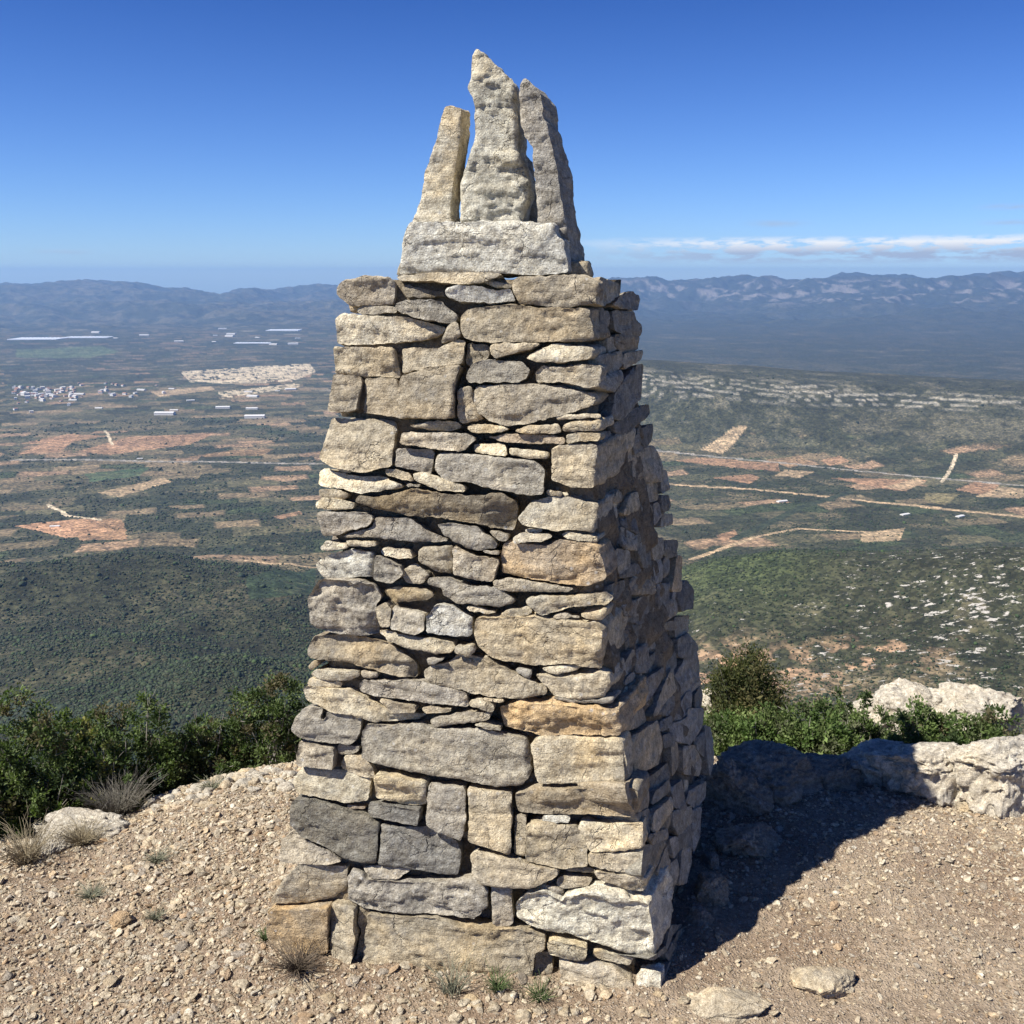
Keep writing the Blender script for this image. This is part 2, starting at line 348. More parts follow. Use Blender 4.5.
    for P, colr in FIELDS:
        wp = wpoly(P); wx = x+2*n2; wy = y+3*n2
        s = inpoly(wx, wy, wp)
        if colr == SAND: s &= (n2+.8*f2(x, y*1.6, 45, 3, 55)) > -.28
        ln = np.sin((u if P[0][0] % 2 else v)*.21+2*n1)
        c[s] = (.22*c[s]+.78*np.array(colr)*(1+.25*n2[s]+.22*n1[s]+.10*ln[s])[:, None]); trees[s] *= .12; rock[s] = 0
    for P, wd, colr in ROADS:
        wp = wpoly(P); d = segdist(x+3*n1, y+3*n1, wp); s = (d < wd+r*.0009)
        c[s] = colr; trees[s] = 0
    # orchard rows
    orch = wpoly([(765, 543), (870, 535), (890, 565), (770, 580)]); 
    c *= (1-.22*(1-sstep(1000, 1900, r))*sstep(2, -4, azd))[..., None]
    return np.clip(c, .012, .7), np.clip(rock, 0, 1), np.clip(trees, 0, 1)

# ------------------------------------------------------------------ terrain sheet to the horizon
def build_terrain():
    azs = np.radians(np.concatenate([np.linspace(-180, -34, 60)[:-1], np.arange(-34, 34.001, .05), np.linspace(34, 180, 60)[1:]]))
    near = np.concatenate([np.geomspace(.6, 50, 60), np.geomspace(52, 800, 260)])
    ang = np.radians(np.arange(30.5, 2.75, -.045)); mid = 480/np.tan(ang); mid = mid[mid > 803]
    far = np.geomspace(mid[-1]*1.01, 18700, 190)
    rs = np.concatenate([near, mid, far])
    A, R = np.meshgrid(azs, rs); X = R*np.sin(A); Y = R*np.cos(A); Z = hgt(X, Y)
    Z = Z - .05*(R < 7)                              # lies under the fine ground sheet here
    c, rock, trees = cover(X, Y, Z)
    c[R < 60] = (.10, .085, .05)
    global ZTOP; ZTOP = float(Z.max())
    n, m = R.shape; V = np.stack([X, Y, Z], -1).reshape(-1, 3)
    i = np.arange(n-1)[:, None]*m+np.arange(m-1)[None]; F = np.stack([i, i+1, i+m+1, i+m], -1).reshape(-1, 4)[:, ::-1]
    mt, t, b, o = new_mat('valley_cover', .95); g = G(t)
    ta = g.attr('tint'); geo = g.n('ShaderNodeNewGeometry'); p = geo.outputs['Position']
    c_ = ta.outputs['Color']; rk = ta.outputs['Alpha']
    sp = g.noise(g.vm('MULTIPLY', p, (.55, 1.2, 1.8)), .12, 6, .72)
    k = g.m('SUBTRACT', sp, g.m('SUBTRACT', .70, g.m('MULTIPLY', rk, .17)))
    msk = g.m('MULTIPLY', g.ramp(k, 0, .03), g.ramp(rk, .05, .2))
    v = g.noise(p, .05, 8, .75)
    c_ = g.mix(g.ramp(v, .36, .64), g.mix(1.0, c_, (.6, .62, .62), 'MULTIPLY'), g.mix(1.0, c_, (1.7, 1.6, 1.5), 'MULTIPLY'))
    vv = g.ramp(g.voro(p, .11), .15, .55); c_ = g.mix(g.m('MULTIPLY', g.m('SUBTRACT', 1.0, vv), .35), c_, (.025, .035, .018))
    vcn = g.n('ShaderNodeTexVoronoi'); g.put(vcn.inputs['Vector'], g.vm('MULTIPLY', p, (1, 1, .3))); vcn.inputs['Scale'].default_value = .24
    sc_ = g.n('ShaderNodeSeparateColor'); t.links.new(vcn.outputs[1], sc_.inputs[0])
    c_ = g.mix(g.ramp(sc_.outputs[0], .35, .75), g.mix(1.0, c_, (.62, .64, .60), 'MULTIPLY'), g.mix(1.0, c_, (1.35, 1.33, 1.25), 'MULTIPLY'))
    c_ = g.mix(msk, c_, (.50, .46, .40))
    t.links.new(c_, b.inputs['Base Color'])
    t.links.new(g.bump(g.noise(p, .12, 6, .7), 4.0, .8), b.inputs['Normal'])
    me = mesh('terrain', V, F, mt, True, {'tint': ('FLOAT_COLOR', np.concatenate([c, rock[..., None]], -1).reshape(-1, 4))})
    tag(obj('terrain', me), kind='structure')
build_terrain()

# ------------------------------------------------------------------ scattering
def ico(sub):
    import bmesh
    bm = bmesh.new(); bmesh.ops.create_icosphere(bm, subdivisions=sub, radius=1)
    V = np.array([v.co[:] for v in bm.verts]); F = np.array([[v.index for v in f.verts] for f in bm.faces]); bm.free(); return V, F
def rotm(n, rng, tilt=1.0):
    a = rng.uniform(0, 2*np.pi, n); q = rng.normal(size=(n, 2))*tilt
    ca, sa = np.cos(a), np.sin(a); Rz = np.zeros((n, 3, 3)); Rz[:, 0, 0] = ca; Rz[:, 0, 1] = -sa; Rz[:, 1, 0] = sa; Rz[:, 1, 1] = ca; Rz[:, 2, 2] = 1
    cb, sb = np.cos(q[:, 0]), np.sin(q[:, 0]); Rx = np.zeros((n, 3, 3)); Rx[:, 0, 0] = 1; Rx[:, 1, 1] = cb; Rx[:, 1, 2] = -sb; Rx[:, 2, 1] = sb; Rx[:, 2, 2] = cb
    cc, sc = np.cos(q[:, 1]), np.sin(q[:, 1]); Ry = np.zeros((n, 3, 3)); Ry[:, 1, 1] = 1; Ry[:, 0, 0] = cc; Ry[:, 0, 2] = sc; Ry[:, 2, 0] = -sc; Ry[:, 2, 2] = cc
    return Rx@Ry@Rz
def scatter(bases, pos, scl, rot, tint, seed=1):
    rng = np.random.RandomState(seed); pick = rng.randint(0, len(bases), len(pos)); Vs, Fs, Ts, Ss = [], [], [], []; off = 0
    for k, (bv, bf) in enumerate(bases):
        s = pick == k; n = s.sum()
        if not n: continue
        v = np.einsum('nij,nvj->nvi', rot[s], bv[None]*scl[s][:, None, :]) + pos[s][:, None, :]
        f = bf[None]+(np.arange(n)*len(bv))[:, None, None]+off
        Vs.append(v.reshape(-1, 3)); Fs.append(f.reshape(-1, bf.shape[1])); off += n*len(bv)
        Ts.append(np.repeat(tint[s], len(bv), 0)); Ss.append(np.repeat(rng.uniform(-20, 20, (n, 3)), len(bv), 0))
    return np.concatenate(Vs), np.concatenate(Fs), {'tint': ('FLOAT_COLOR', np.concatenate(Ts)), 'sv': ('FLOAT_VECTOR', np.concatenate(Ss))}

def foliage_mat(name, trans=.0):
    m, t, b, o = new_mat(name, .75); g = G(t); ta = g.attr('tint')
    geo = g.n('ShaderNodeNewGeometry')
    c = g.mix(g.ramp(g.noise(geo.outputs['Position'], 9 if trans else .25, 3), .3, .7), g.mix(1.0, ta.outputs['Color'], (.72, .74, .7), 'MULTIPLY'), g.mix(1.0, ta.outputs['Color'], (1.25, 1.25, 1.2), 'MULTIPLY'))
    t.links.new(c, b.inputs['Base Color'])
    if trans:
        tr = g.n('ShaderNodeBsdfTranslucent'); t.links.new(g.mix(1.0, c, (1.2, 1.5, .6), 'MULTIPLY'), tr.inputs[0])
        ms = g.n('ShaderNodeMixShader'); ms.inputs[0].default_value = trans; t.links.new(b.outputs[0], ms.inputs[1]); t.links.new(tr.outputs[0], ms.inputs[2]); t.links.new(ms.outputs[0], o.inputs[0])
    return m
MAT_SCRUB = foliage_mat('distant_scrub'); MAT_LEAF = foliage_mat('shrub_leaves', .28)

def build_scrub():
    rng = np.random.RandomState(5); iv, if_ = ico(1); v0, f0 = iv[:12], None
    V0, F0 = ico(1)
    import bmesh
    bases = []
    for k in range(6):
        V, F = (lambda a: (a[0], a[1]))(ICO0)
        j = V*(1+rng.uniform(-.28, .28, (len(V), 1))); j[:, 2] *= .8; bases.append((j, F))
    n = 330000; a = np.radians(rng.uniform(-31, 31, n)); r = np.exp(rng.uniform(np.log(260), np.log(3600), n))
    x, y = r*np.sin(a), r*np.cos(a); z = hgt(x, y); c, rock, tr = cover(x, y, z)
    azd = np.degrees(a); dens = .62+.5*f2(x, y, 150, 3, 81)+.3*f2(x, y, 45, 2, 82)
    keep = (rng.uniform(0, 1, n) < tr*dens*np.where(r > 2600, .5, 1)*(1-.75*rock)) & ~((abs(azd-1) < 5))
    x, y, z, r, azd = (q[keep] for q in (x, y, z, r, azd)); n = len(x)
    s = np.exp(rng.normal(0, .38, n))*np.where(azd > 0, .85, 1.1)*(.55+r/2600); s = np.minimum(s, 5)
    pos = np.stack([x, y, z+s*.35], -1); scl = np.stack([s*rng.uniform(.8, 1.3, n), s*rng.uniform(.8, 1.3, n), s*rng.uniform(.7, 1.1, n)], -1)
    base = np.array([[.034, .046, .022], [.045, .062, .028], [.06, .068, .036], [.028, .04, .022], [.055, .085, .028]])[rng.choice(5, n, p=[.3, .3, .18, .14, .08])]*.85
    tint = np.concatenate([base*rng.uniform(.75, 1.3, (n, 1)), np.zeros((n, 1))], -1)
    V, F, at = scatter(bases, pos, scl, rotm(n, rng, .3), tint, 2); at.pop('sv')
    tag(obj('hillside_scrub', mesh('hillside_scrub', V, F, MAT_SCRUB, True, at)), 'dark green scrub and small trees covering the hillsides and the valley', 'scrub', kind='stuff')
def _ico0():
    import bmesh
    bm = bmesh.new(); bmesh.ops.create_icosphere(bm, subdivisions=1, radius=1)
    V = np.array([v.co[:] for v in bm.verts]); F = np.array([[v.index for v in f.verts] for f in bm.faces]); bm.free(); return V, F
ICO0 = _ico0()      # Blender's subdivision 1 is the bare 12-vertex icosahedron
build_scrub()

# ------------------------------------------------------------------ far buildings
def simple_mat(name, c, rough=.8):
    m, t, b, o = new_mat(name, rough); g = G(t); geo = g.n('ShaderNodeNewGeometry')
    n = g.noise(geo.outputs['Position'], .6, 4); t.links.new(g.mix(n, tuple(q*.82 for q in c), tuple(min(1, q*1.1) for q in c)), b.inputs['Base Color']); return m
M_WALL = simple_mat('pale_render', (.72, .68, .62)); M_ROOF = simple_mat('tile_roof', (.36, .2, .14)); M_PALE = simple_mat('pale_roof', (.62, .6, .57)); M_GH = simple_mat('greenhouse_film', (.78, .8, .82), .4)
def house_parts(w, d, h, rf, wm, rm):
    V = np.array([(-w, -d, 0), (w, -d, 0), (w, d, 0), (-w, d, 0), (-w, -d, h), (w, -d, h), (w, d, h), (-w, d, h), (-w, 0, h+rf), (w, 0, h+rf)], float)
    wall = mesh('wall', V, [np.array([(0, 1, 5, 4), (1, 2, 6, 5), (2, 3, 7, 6), (3, 0, 4, 7)]), np.array([(5, 6, 9), (7, 4, 8)])], wm, False)
    e = .4; hh = h-.1; R = np.array([(-w-e, -d-e, hh), (w+e, -d-e, hh), (w+e, 0, h+rf+.1), (-w-e, 0, h+rf+.1), (-w-e, d+e, hh), (w+e, d+e, hh)])
    R = np.concatenate([R, R+[0, 0, .35]])
    roof = mesh('roof', R, [np.array([(6, 7, 8, 9), (9, 8, 11, 10), (1, 0, 3, 2), (2, 3, 4, 5), (0, 1, 7, 6), (4, 10, 11, 5)]), np.array([(0, 6, 9), (0, 9, 3), (3, 9, 10), (3, 10, 4), (1, 2, 8), (1, 8, 7), (2, 5, 11), (2, 11, 8)])], rm, False)
    return wall, roof
H1 = house_parts(7, 5, 7, 2, M_WALL, M_ROOF); H2 = house_parts(8, 6, 9, 1.2, M_WALL, M_PALE); M_CREAM = simple_mat('cream_render', (.56, .46, .36)); H4 = house_parts(6, 5, 6, 2, M_CREAM, M_ROOF); H3 = house_parts(26, 11, 7, 2.5, M_WALL, M_PALE)
def house(name, parts, x, y, rz, lab, cat, grp, s=1.0):
    o = empty(name, (x, y, float(hgt(np.array([x]), np.array([y]))[0])-.8)); o.rotation_euler.z = rz; o.scale = (s, s, s)
    tag(o, lab, cat, grp)
    for nm, me in zip(('wall', 'roof'), parts): obj(nm, me, o)
rng = np.random.RandomState(31)
for k in range(110):
    px = rng.uniform(14, 76) if k < 88 else rng.uniform(70, 165); py = 388+ (px-14)*.02 + abs(rng.normal())*8 if k < 88 else rng.uniform(384, 398)
    w = hit(px, py)[0]
    house('village_house', (H1, H2, H4)[rng.randint(3)], w[0], w[1], rng.uniform(0, 3.1), 'tiny pale house in the far village at the left edge of the plain', 'house', 'houses of the white village on the plain', rng.uniform(.8, 1.25))
for k in range(26):
    px = rng.uniform(70, 300); py = rng.uniform(386, 412) if k % 2 else rng.uniform(326, 345)
    w = hit(px, py)[0]
    house('warehouse', H3, w[0], w[1], rng.uniform(-.4, .4), 'small pale warehouse standing alone on the plain left of the cairn', 'warehouse', 'warehouses scattered over the plain', rng.uniform(.35, 1.0)*(1 if py > 360 else 1.5))
for k, (px, py, sc, lab) in enumerate([(165, 415, 1.3, 'white roofed farm shed between the quarry and the red fields'), (255, 418, 1.3, 'long white farm shed just below the sandy quarry'), (55, 527, .35, 'small white farm shed at the orange earthworks on the left'), (140, 459, .3, 'small pale farmhouse beside the road across the left plain'), (782, 502, .45, 'white farmhouse beside the dirt road near the cairn in the right valley'), (905, 515, .4, 'white farmhouse by the long dirt road in the right valley'), (960, 517, .4, 'white farmhouse at the far right end of the dirt road')]):
    w = hit(px, py)[0]; house('farm_shed', H3, w[0], w[1], .1*k, lab, 'shed', None, sc)
def greenhouse(px0, px1, py, lab, dep=60):
    a = at_z(np.array(float(px0)), np.array(float(py)), -476); b = at_z(np.array(float(px1)), np.array(float(py)), -476); w = (b[0]-a[0])/2; n = 12
    xs = np.linspace(-w, w, 2*n+1); zs = np.where(np.arange(2*n+1) % 2, 6, 4.); P = [(x, -dep, z) for x, z in zip(xs, zs)]+[(x, dep, z) for x, z in zip(xs, zs)]+[(x, -dep, -2) for x in xs]+[(x, dep, -2) for x in xs]
    m = 2*n+1; i = np.arange(m-1); F = np.concatenate([np.stack([i, i+1, i+1+m, i+m], -1), np.stack([i+2*m, i+1+2*m, i+1, i], -1), np.stack([i+m, i+m+1, i+3*m+1, i+3*m], -1), [[0, m, 3*m, 2*m], [m-1, 3*m-1, 4*m-1, 2*m-1]]])
    me = mesh('greenhouse', np.array(P), F, M_GH, False); o = obj('greenhouse', me, None, ((a[0]+b[0])/2, a[1], float(hgt(np.array([(a[0]+b[0])/2]), np.array([a[1]]))[0]))); tag(o, lab, 'greenhouse')
greenhouse(14, 62, 338.5, 'longest white greenhouse strip at the left end of the far plain', 110)
greenhouse(66, 110, 337, 'second white greenhouse strip, just right of the longest one', 70)
greenhouse(268, 300, 330.5, 'white greenhouse strip close to the cairn at the mountain foot', 90)
greenhouse(235, 270, 343, 'low pale greenhouse in the middle of the far plain', 40)

# ------------------------------------------------------------------ fine ground sheet on the summit
def fine(x, y):
    z = hgt(x, y); r = np.hypot(x, y)
    return z + .012*f2(x, y, .16, 3, 91) + .005*f2(x, y, .035, 3, 92)
def ground():
    xs = np.arange(-5, 5.001, .018); ys = np.arange(-.6, 6.2, .018); X, Y = np.meshgrid(xs, ys); Z = fine(X, Y)
    n, m = X.shape; V = np.stack([X, Y, Z], -1).reshape(-1, 3); i = np.arange(n-1)[:, None]*m+np.arange(m-1)[None]; F = np.stack([i, i+1, i+m+1, i+m], -1).reshape(-1, 4)
    mt, t, b, o = new_mat('stony_soil', .95); g = G(t); geo = g.n('ShaderNodeNewGeometry'); p = geo.outputs['Position']
    a = g.noise(p, 2.2, 5, .6); c = g.mix(g.ramp(a, .38, .62), (.25, .18, .12), (.38, .30, .21))
    c = g.mix(g.ramp(g.noise(p, 60, 6, .75), .35, .65), g.mix(1.0, c, (.6, .58, .56), 'MULTIPLY'), g.mix(1.0, c, (1.35, 1.35, 1.35), 'MULTIPLY'))
    vo = g.voro(p, 150); vc = g.n('ShaderNodeTexVoronoi'); g.put(vc.inputs['Vector'], p); vc.inputs['Scale'].default_value = 150
    sp = g.n('ShaderNodeSeparateColor'); t.links.new(vc.outputs[1], sp.inputs[0])
    grit = g.m('MULTIPLY', g.ramp(vo, .38, .28), g.ramp(sp.outputs[0], .45, .5))
    c = g.mix(g.m('MULTIPLY', grit, .8), c, g.mix(sp.outputs[1], (.34, .27, .2), (.58, .5, .4)))
    t.links.new(c, b.inputs['Base Color'])
    h = g.m('ADD', g.noise(p, 90, 8, .7), g.m('MULTIPLY', g.m('SUBTRACT', 1.0, g.ramp(vo, 0, .5)), .6))
    t.links.new(g.bump(h, .008, 1.0), b.inputs['Normal'])
    tag(obj('ground', mesh('ground', V, F, mt, True)), kind='structure')
ground()

def clipped_rock(V, rng, k=9, lo=.55, hi=.9):
    for _ in range(k):
        n = rng.normal(size=3); n /= np.linalg.norm(n); d = rng.uniform(lo, hi); s = V@n-d
        V = V-np.clip(s, 0, None)[:, None]*n*.96
    return V
def gravel():
    rng = np.random.RandomState(9); v2, f2_ = ico(2)
    big = [(clipped_rock(v2*1.0, rng, 9, .42, .8)*(1, .74, .42), f2_) for _ in range(14)]
    small = [(ICO0[0]*(1+rng.uniform(-.35, .3, (12, 1)))*(1, .72, .45), ICO0[1]) for _ in range(14)]
    def put(n, lo, hi, bases, seed, sink, name, lab):
        # world-space scatter over the summit, denser near the cairn and on the left, thinner on the trodden right
        x = rng.uniform(-3.4, 3.6, n*3); y = rng.uniform(1.45, 5.2, n*3); r = np.hypot(x, y); a = np.degrees(np.arctan2(x, y))
        d = .80 + .6*f2(x, y, .45, 3, 101); d = d*np.where(a > 6, .55, 1)*(1-sstep(4.1, 5, r)) + .5*np.exp(-((r-3.3)/.35)**2)
        k = (rng.uniform(0, 1, n*3) < d) & (abs(a) < 34)
        x, y, a = x[k][:n], y[k][:n], a[k][:n]; m = len(x)
        s = lo*(hi/lo)**(rng.uniform(0, 1, m)**2.3)*np.where(a > 8, .82, 1)
        pos = np.stack([x, y, fine(x, y)+s*sink], -1); scl = s[:, None]*rng.uniform(.75, 1.25, (m, 3))
        pal = np.array([(.66, .585, .45), (.58, .50, .375), (.72, .66, .54), (.46, .35, .24), (.46, .41, .34), (.64, .52, .37)]); t = pal[rng.choice(6, m, p=[.3, .22, .17, .13, .1, .08])]*rng.uniform(.75, 1.12, (m, 1))
        V, F, at = scatter(bases, pos, scl, rotm(m, rng, .35), np.concatenate([t, np.full((m, 1), .3)], -1), seed)
        tag(obj(name, mesh(name, V, F, MAT_PEB, False, at)), lab, 'gravel', kind='stuff')
    put(15000, .0075, .022, big, 3, .12, 'gravel', 'cream and tan broken stones lying loose over the summit ground')
    put(52000, .0048, .0115, small, 5, .15, 'small_gravel', 'small angular cream chips between the larger stones of the summit')
    put(90000, .0022, .0052, small, 4, .2, 'grit', 'fine cream grit between the loose stones of the summit ground')
gravel()

# ------------------------------------------------------------------ the cairn
A0 = np.array([-.61, 2.18, 0]); B0 = np.array([.347, 2.04, 0]); B1 = np.array([.21, 2.35, 1.62]); C0 = np.array([.63, 2.68, 0])
def unit(v): return v/np.linalg.norm(v)
nF = unit(np.cross(B0-A0, B1-A0)); nF = nF if nF[1] < 0 else -nF
nR = unit(np.cross(C0-B0, B1-B0)); nR = nR if nR[0] > 0 else -nR
BC = unit(C0-B0)
def frame(n, p0):
    U = unit(np.cross([0, 0, 1.], n)); return p0, n, U, np.cross(n, U)
PF = frame(nF, B0); PR = frame(nR, B0)
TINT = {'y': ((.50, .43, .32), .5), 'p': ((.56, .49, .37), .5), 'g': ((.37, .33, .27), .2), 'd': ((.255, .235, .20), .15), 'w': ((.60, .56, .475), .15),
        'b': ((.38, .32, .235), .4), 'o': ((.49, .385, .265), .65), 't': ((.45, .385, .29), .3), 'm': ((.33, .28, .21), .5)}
def stone(poly, pl, L, ext, code, seed, R=.0030, relief=1.0, step=.0055, side_step=None, prot=0.0, tilt=1.0, facets=5, grow=.0003, lam=0.0):
    rng = np.random.RandomState(seed); p0, n, U, Vv = pl
    a = np.array(poly, float); w = on_plane(a[:, 0], a[:, 1], p0, n)-p0
    q = np.stack([w@U, w@Vv], -1)
    if np.sum(q[:, 0]*np.roll(q[:, 1], -1)-np.roll(q[:, 0], -1)*q[:, 1]) < 0: q = q[::-1]
    # soften corners
    o = []
    for i in range(len(q)):
        pv, c, nx = q[i-1], q[i], q[(i+1) % len(q)]
        l1 = min(.22*np.linalg.norm(pv-c), .0035); l2 = min(.22*np.linalg.norm(nx-c), .0035)
        o += [c+unit(pv-c)*l1, c+unit(nx-c)*l2]
    q = np.array(o); e = np.linalg.norm(np.roll(q, -1, 0)-q, axis=1); cum = np.concatenate([[0], np.cumsum(e)])
    m = max(12, int(cum[-1]/step)); s = np.linspace(0, cum[-1], m, endpoint=False); qq = np.concatenate([q, q[:1]])
    b = np.stack([np.interp(s, cum, qq[:, 0]), np.interp(s, cum, qq[:, 1])], -1)
    tg = np.roll(b, -1, 0)-np.roll(b, 1, 0); tg /= np.linalg.norm(tg, axis=1)[:, None]+1e-9; on = np.stack([tg[:, 1], -tg[:, 0]], -1)
    sd = rng.uniform(-50, 50, 3)
    b = b+on*(grow+.0022*fbm(np.concatenate([b*85, np.zeros((m, 1))], 1)+sd, 3))[:, None]
    mn, mxx = b.min(0), b.max(0); size = mxx-mn; minor = min(size); R = min(R, minor*.3)
    gx, gy = np.meshgrid(np.arange(mn[0], mxx[0], step), np.arange(mn[1], mxx[1], step*.87)); gx = gx+(np.arange(gx.shape[0]) % 2)[:, None]*step*.5
    g_ = np.stack([gx.ravel(), gy.ravel()], -1)+rng.uniform(-.2, .2, (gx.size, 2))*step
    ins = inpoly(g_[:, 0], g_[:, 1], b); g_ = g_[ins]
    def bd(P):
        if len(P) == 0: return np.zeros(0)
        A = b; D = np.roll(b, -1, 0)-b; L2 = (D**2).sum(1)+1e-12; t = np.clip(((P[:, None]-A[None])*D[None]).sum(-1)/L2, 0, 1)
        return np.sqrt((((P[:, None]-A[None]-t[..., None]*D[None])**2).sum(-1)).min(1))
    d = bd(g_); g_ = g_[d > step*.55]
    allp = [Vector(v) for v in np.concatenate([b, g_])]
    res = delaunay_2d_cdt(allp, [(i, (i+1) % m) for i in range(m)], [], 1, 1e-7)
    P = np.array([v[:] for v in res[0]]); tri = [f for f in res[2] if len(f) == 3]
    idx = {}
    for k, ov in enumerate(res[3]):
        for q_ in ov: idx[q_] = k
    tri = np.array(tri); d = bd(P); isb = np.zeros(len(P), bool)
    ring = [idx[i] for i in range(m)]; isb[ring] = True; d[isb] = 0
    c = (mn+mxx)/2; rel = (P-c)/(size/2+1e-9)
    k = np.clip(d/R, 0, 1); h = -R*(1-np.sqrt(np.clip(1-(1-k)**2, 0, 1)))
    th = rng.normal(0, 1, 2)*tilt*min(.008, .09*minor); big = th[0]*rel[:, 0]+th[1]*rel[:, 1]
    ch = np.zeros(len(P))
    for _ in range(facets):
        a_ = rng.uniform(0, 2*np.pi); dr = np.array([np.cos(a_), np.sin(a_)]); ex = np.abs(size/2*dr).sum(); slope = rng.uniform(.12, .3) if rng.rand() < .5 else rng.uniform(.5, 1.1); st = rng.uniform(.35, .75)*ex if slope < .31 else rng.uniform(.78, .96)*ex
        ch = np.minimum(ch, -np.clip((P-c)@dr-st, 0, None)*slope)
    ch = np.maximum(ch, -.22*minor)
    P3 = np.concatenate([P, np.zeros((len(P), 1))], 1)
    rel_ = relief*min(1, minor/.05)
    nzv = .0026*rel_*fbm(P3*16+sd, 2)+.0015*rel_*(1-2*np.abs(fbm(P3*48+sd, 3)))
    f_ = fbm(P3*(9, 30, 1)+sd*2, 2); nzv = nzv-.004*rel_*sstep(.1, .16, f_)-.003*rel_*sstep(-.3, -.25, f_)      # small broken steps
    if lam: nzv = nzv+lam*np.round(2.5*fbm(P3*(5, 45, 1)+sd, 2))/2.5
    H = h+big+ch+nzv*sstep(0, .004, d+.001)+prot
    X3 = p0+P[:, :1]*U+P[:, 1:2]*Vv+H[:, None]*n
    V = [X3]; T = [tri]; Q = []
    ext = unit(ext); V.append(X3[ring]); prev = np.arange(len(P), len(P)+m); cnt = len(P)+m
    ts = [step*.8] + ([L*.1, L*.35, L] if side_step is None else list(np.arange(side_step*1.5, L-side_step*.4, side_step))+[L-.004, L])
    on3 = on[:, :1]*U+on[:, 1:2]*Vv
    bp = X3[ring]
    for i, t in enumerate(ts):
        w = bp+ext*t
        nn = fbm(w*24+sd, 2)*.0045+fbm(w*70+sd, 2)*.002
        k = sstep(0, .012, t) if side_step else .5
        shr = -.004 if t == L and side_step else 0
        if not side_step: shr = -.03*t
        w = w+on3*((nn*rel_*k)+shr)[:, None]
        cur = np.arange(cnt, cnt+m); cnt += m; V.append(w)
        Q.append(np.stack([prev, cur, np.roll(cur, -1), np.roll(prev, -1)], -1)); prev = cur
    V.append(w.mean(0)[None]); T.append(np.stack([prev, np.full(m, cnt), np.roll(prev, -1)], -1)[:, ::1])
    V = np.concatenate(V); col, oc = TINT[code]; v = rng.uniform(1.02, 1.34)
    cc = np.array(col)*(1.05, 1.10, 1.13)*v*(1+rng.uniform(-1, 1)*np.array([.012, 0, -.04]))
    return V, np.concatenate(T), np.concatenate(Q), np.array([*cc, np.clip(oc+rng.uniform(-.2, .2), 0, 1)]), sd
def sc(ox, oy, s, pts): return [(ox+pts[i]/s, oy+pts[i+1]/s) for i in range(0, len(pts), 2)]

F_ = []   # front stones: (polygon, code, corner extent px or 0, options)
def T(ox, oy, s, rows):
    for row in rows:
        code, pts = row[0], row[1]; F_.append((sc(ox, oy, s, pts), code, row[2] if len(row) > 2 else 0, row[3] if len(row) > 3 else {}))
T(320, 270, 5.12, [
 ('t', [105,60,230,30,360,35,383,70,365,172,150,178,85,130,85,90]),
 ('y', [385,25,560,14,860,14,940,20,830,68,740,75,560,55,400,50]),
 ('m', [405,78,440,64,510,90,620,100,630,125,550,135,430,130], 0, {'prot': -.018}),
 ('w', [640,130,645,100,700,82,830,85,900,105,975,97,1000,158,870,163,700,158]),
 ('t', [830,57,880,52,980,67,980,88,900,84]),
 ('t', [175,192,210,176,375,180,383,213,230,222,180,213], 0, {'prot': -.012}),
 ('g', [387,170,430,152,620,152,660,200,700,225,700,258,650,272,540,255,440,228,387,200]),
 ('p', [65,240,100,212,240,227,430,237,550,267,640,290,600,333,500,358,300,373,130,378,75,370]),
 ('t', [607,373,640,310,665,262,700,268,718,338,680,358]),
 ('b', [712,235,750,195,900,180,1030,180,1100,192,1380,197,1400,358,1200,368,1030,368,860,370,740,353,720,320], 16),
 ('t', [60,392,374,396,398,538,385,547,210,541,60,527]), ('t', [408,397,600,396,700,352,738,362,722,477,560,492,412,527]),
 ('b', [60,532,200,543,207,600,184,722,40,722,60,600]), ('b', [216,550,388,558,402,608,414,545,560,498,722,483,688,600,688,762,430,758,206,728,222,650]),
 ('b', [742,368,860,380,858,445,765,495,735,470], 0, {'prot': -.02}),
 ('t', [870,387,900,377,1100,374,1127,380,1090,403,900,453,872,430]),
 ('g', [747,530,780,477,860,457,1030,470,1072,510,1060,558,1000,575,770,577,747,560]),
 ('y', [706,612,768,590,772,660,835,763,720,782,702,750]),
 ('t', [772,640,800,592,1000,587,1100,584,1380,627,1410,650,1400,693,1250,738,1050,788,960,800,860,768,782,710], 14),
 ('y', [455,797,580,772,700,774,718,800,680,823,560,818]), ('p', [747,802,840,786,930,800,972,815,900,833,780,833]),
 ('t', [417,832,560,832,740,837,797,865,740,922,700,929,560,912,412,890]),
 ('p', [777,890,860,887,948,892,957,952,880,948,790,930]), ('p', [966,908,1174,932,1168,963,1070,965,970,945]),
 ('g', [387,912,560,917,578,940,562,1060,520,1034,384,1005]),
 ('t', [50,757,350,767,380,780,372,1000,228,1040,60,1008,3,965,20,880]),
])
T(480, 270, 5.12, [
 ('t', [162,57,200,32,350,32,510,24,606,62,606,110,598,163,440,192,200,168,167,110], 5),
 ('p', [230,453,290,410,385,373,560,397,575,410,570,450,420,472,300,472], 17, {'grow': 0.0}),
 ('t', [282,520,320,492,440,502,510,482,618,487,613,588,570,602,440,577,292,572], 3),
 ('y', [382,750,440,737,618,737,618,758,500,763,390,766]), ('p', [422,800,460,777,560,777,618,765,622,815,600,823,430,826], 14),
 ('p', [182,820,240,797,400,787,418,828,380,838,200,836]),
 ('o', [35,855,130,842,300,842,430,855,434,886,260,890,100,878]), ('y', [437,840,560,832,616,842,606,870,444,888], 6),
 ('t', [366,920,400,897,598,892,584,1120,460,1110,366,1075], 41, {'facets': 1}),
])
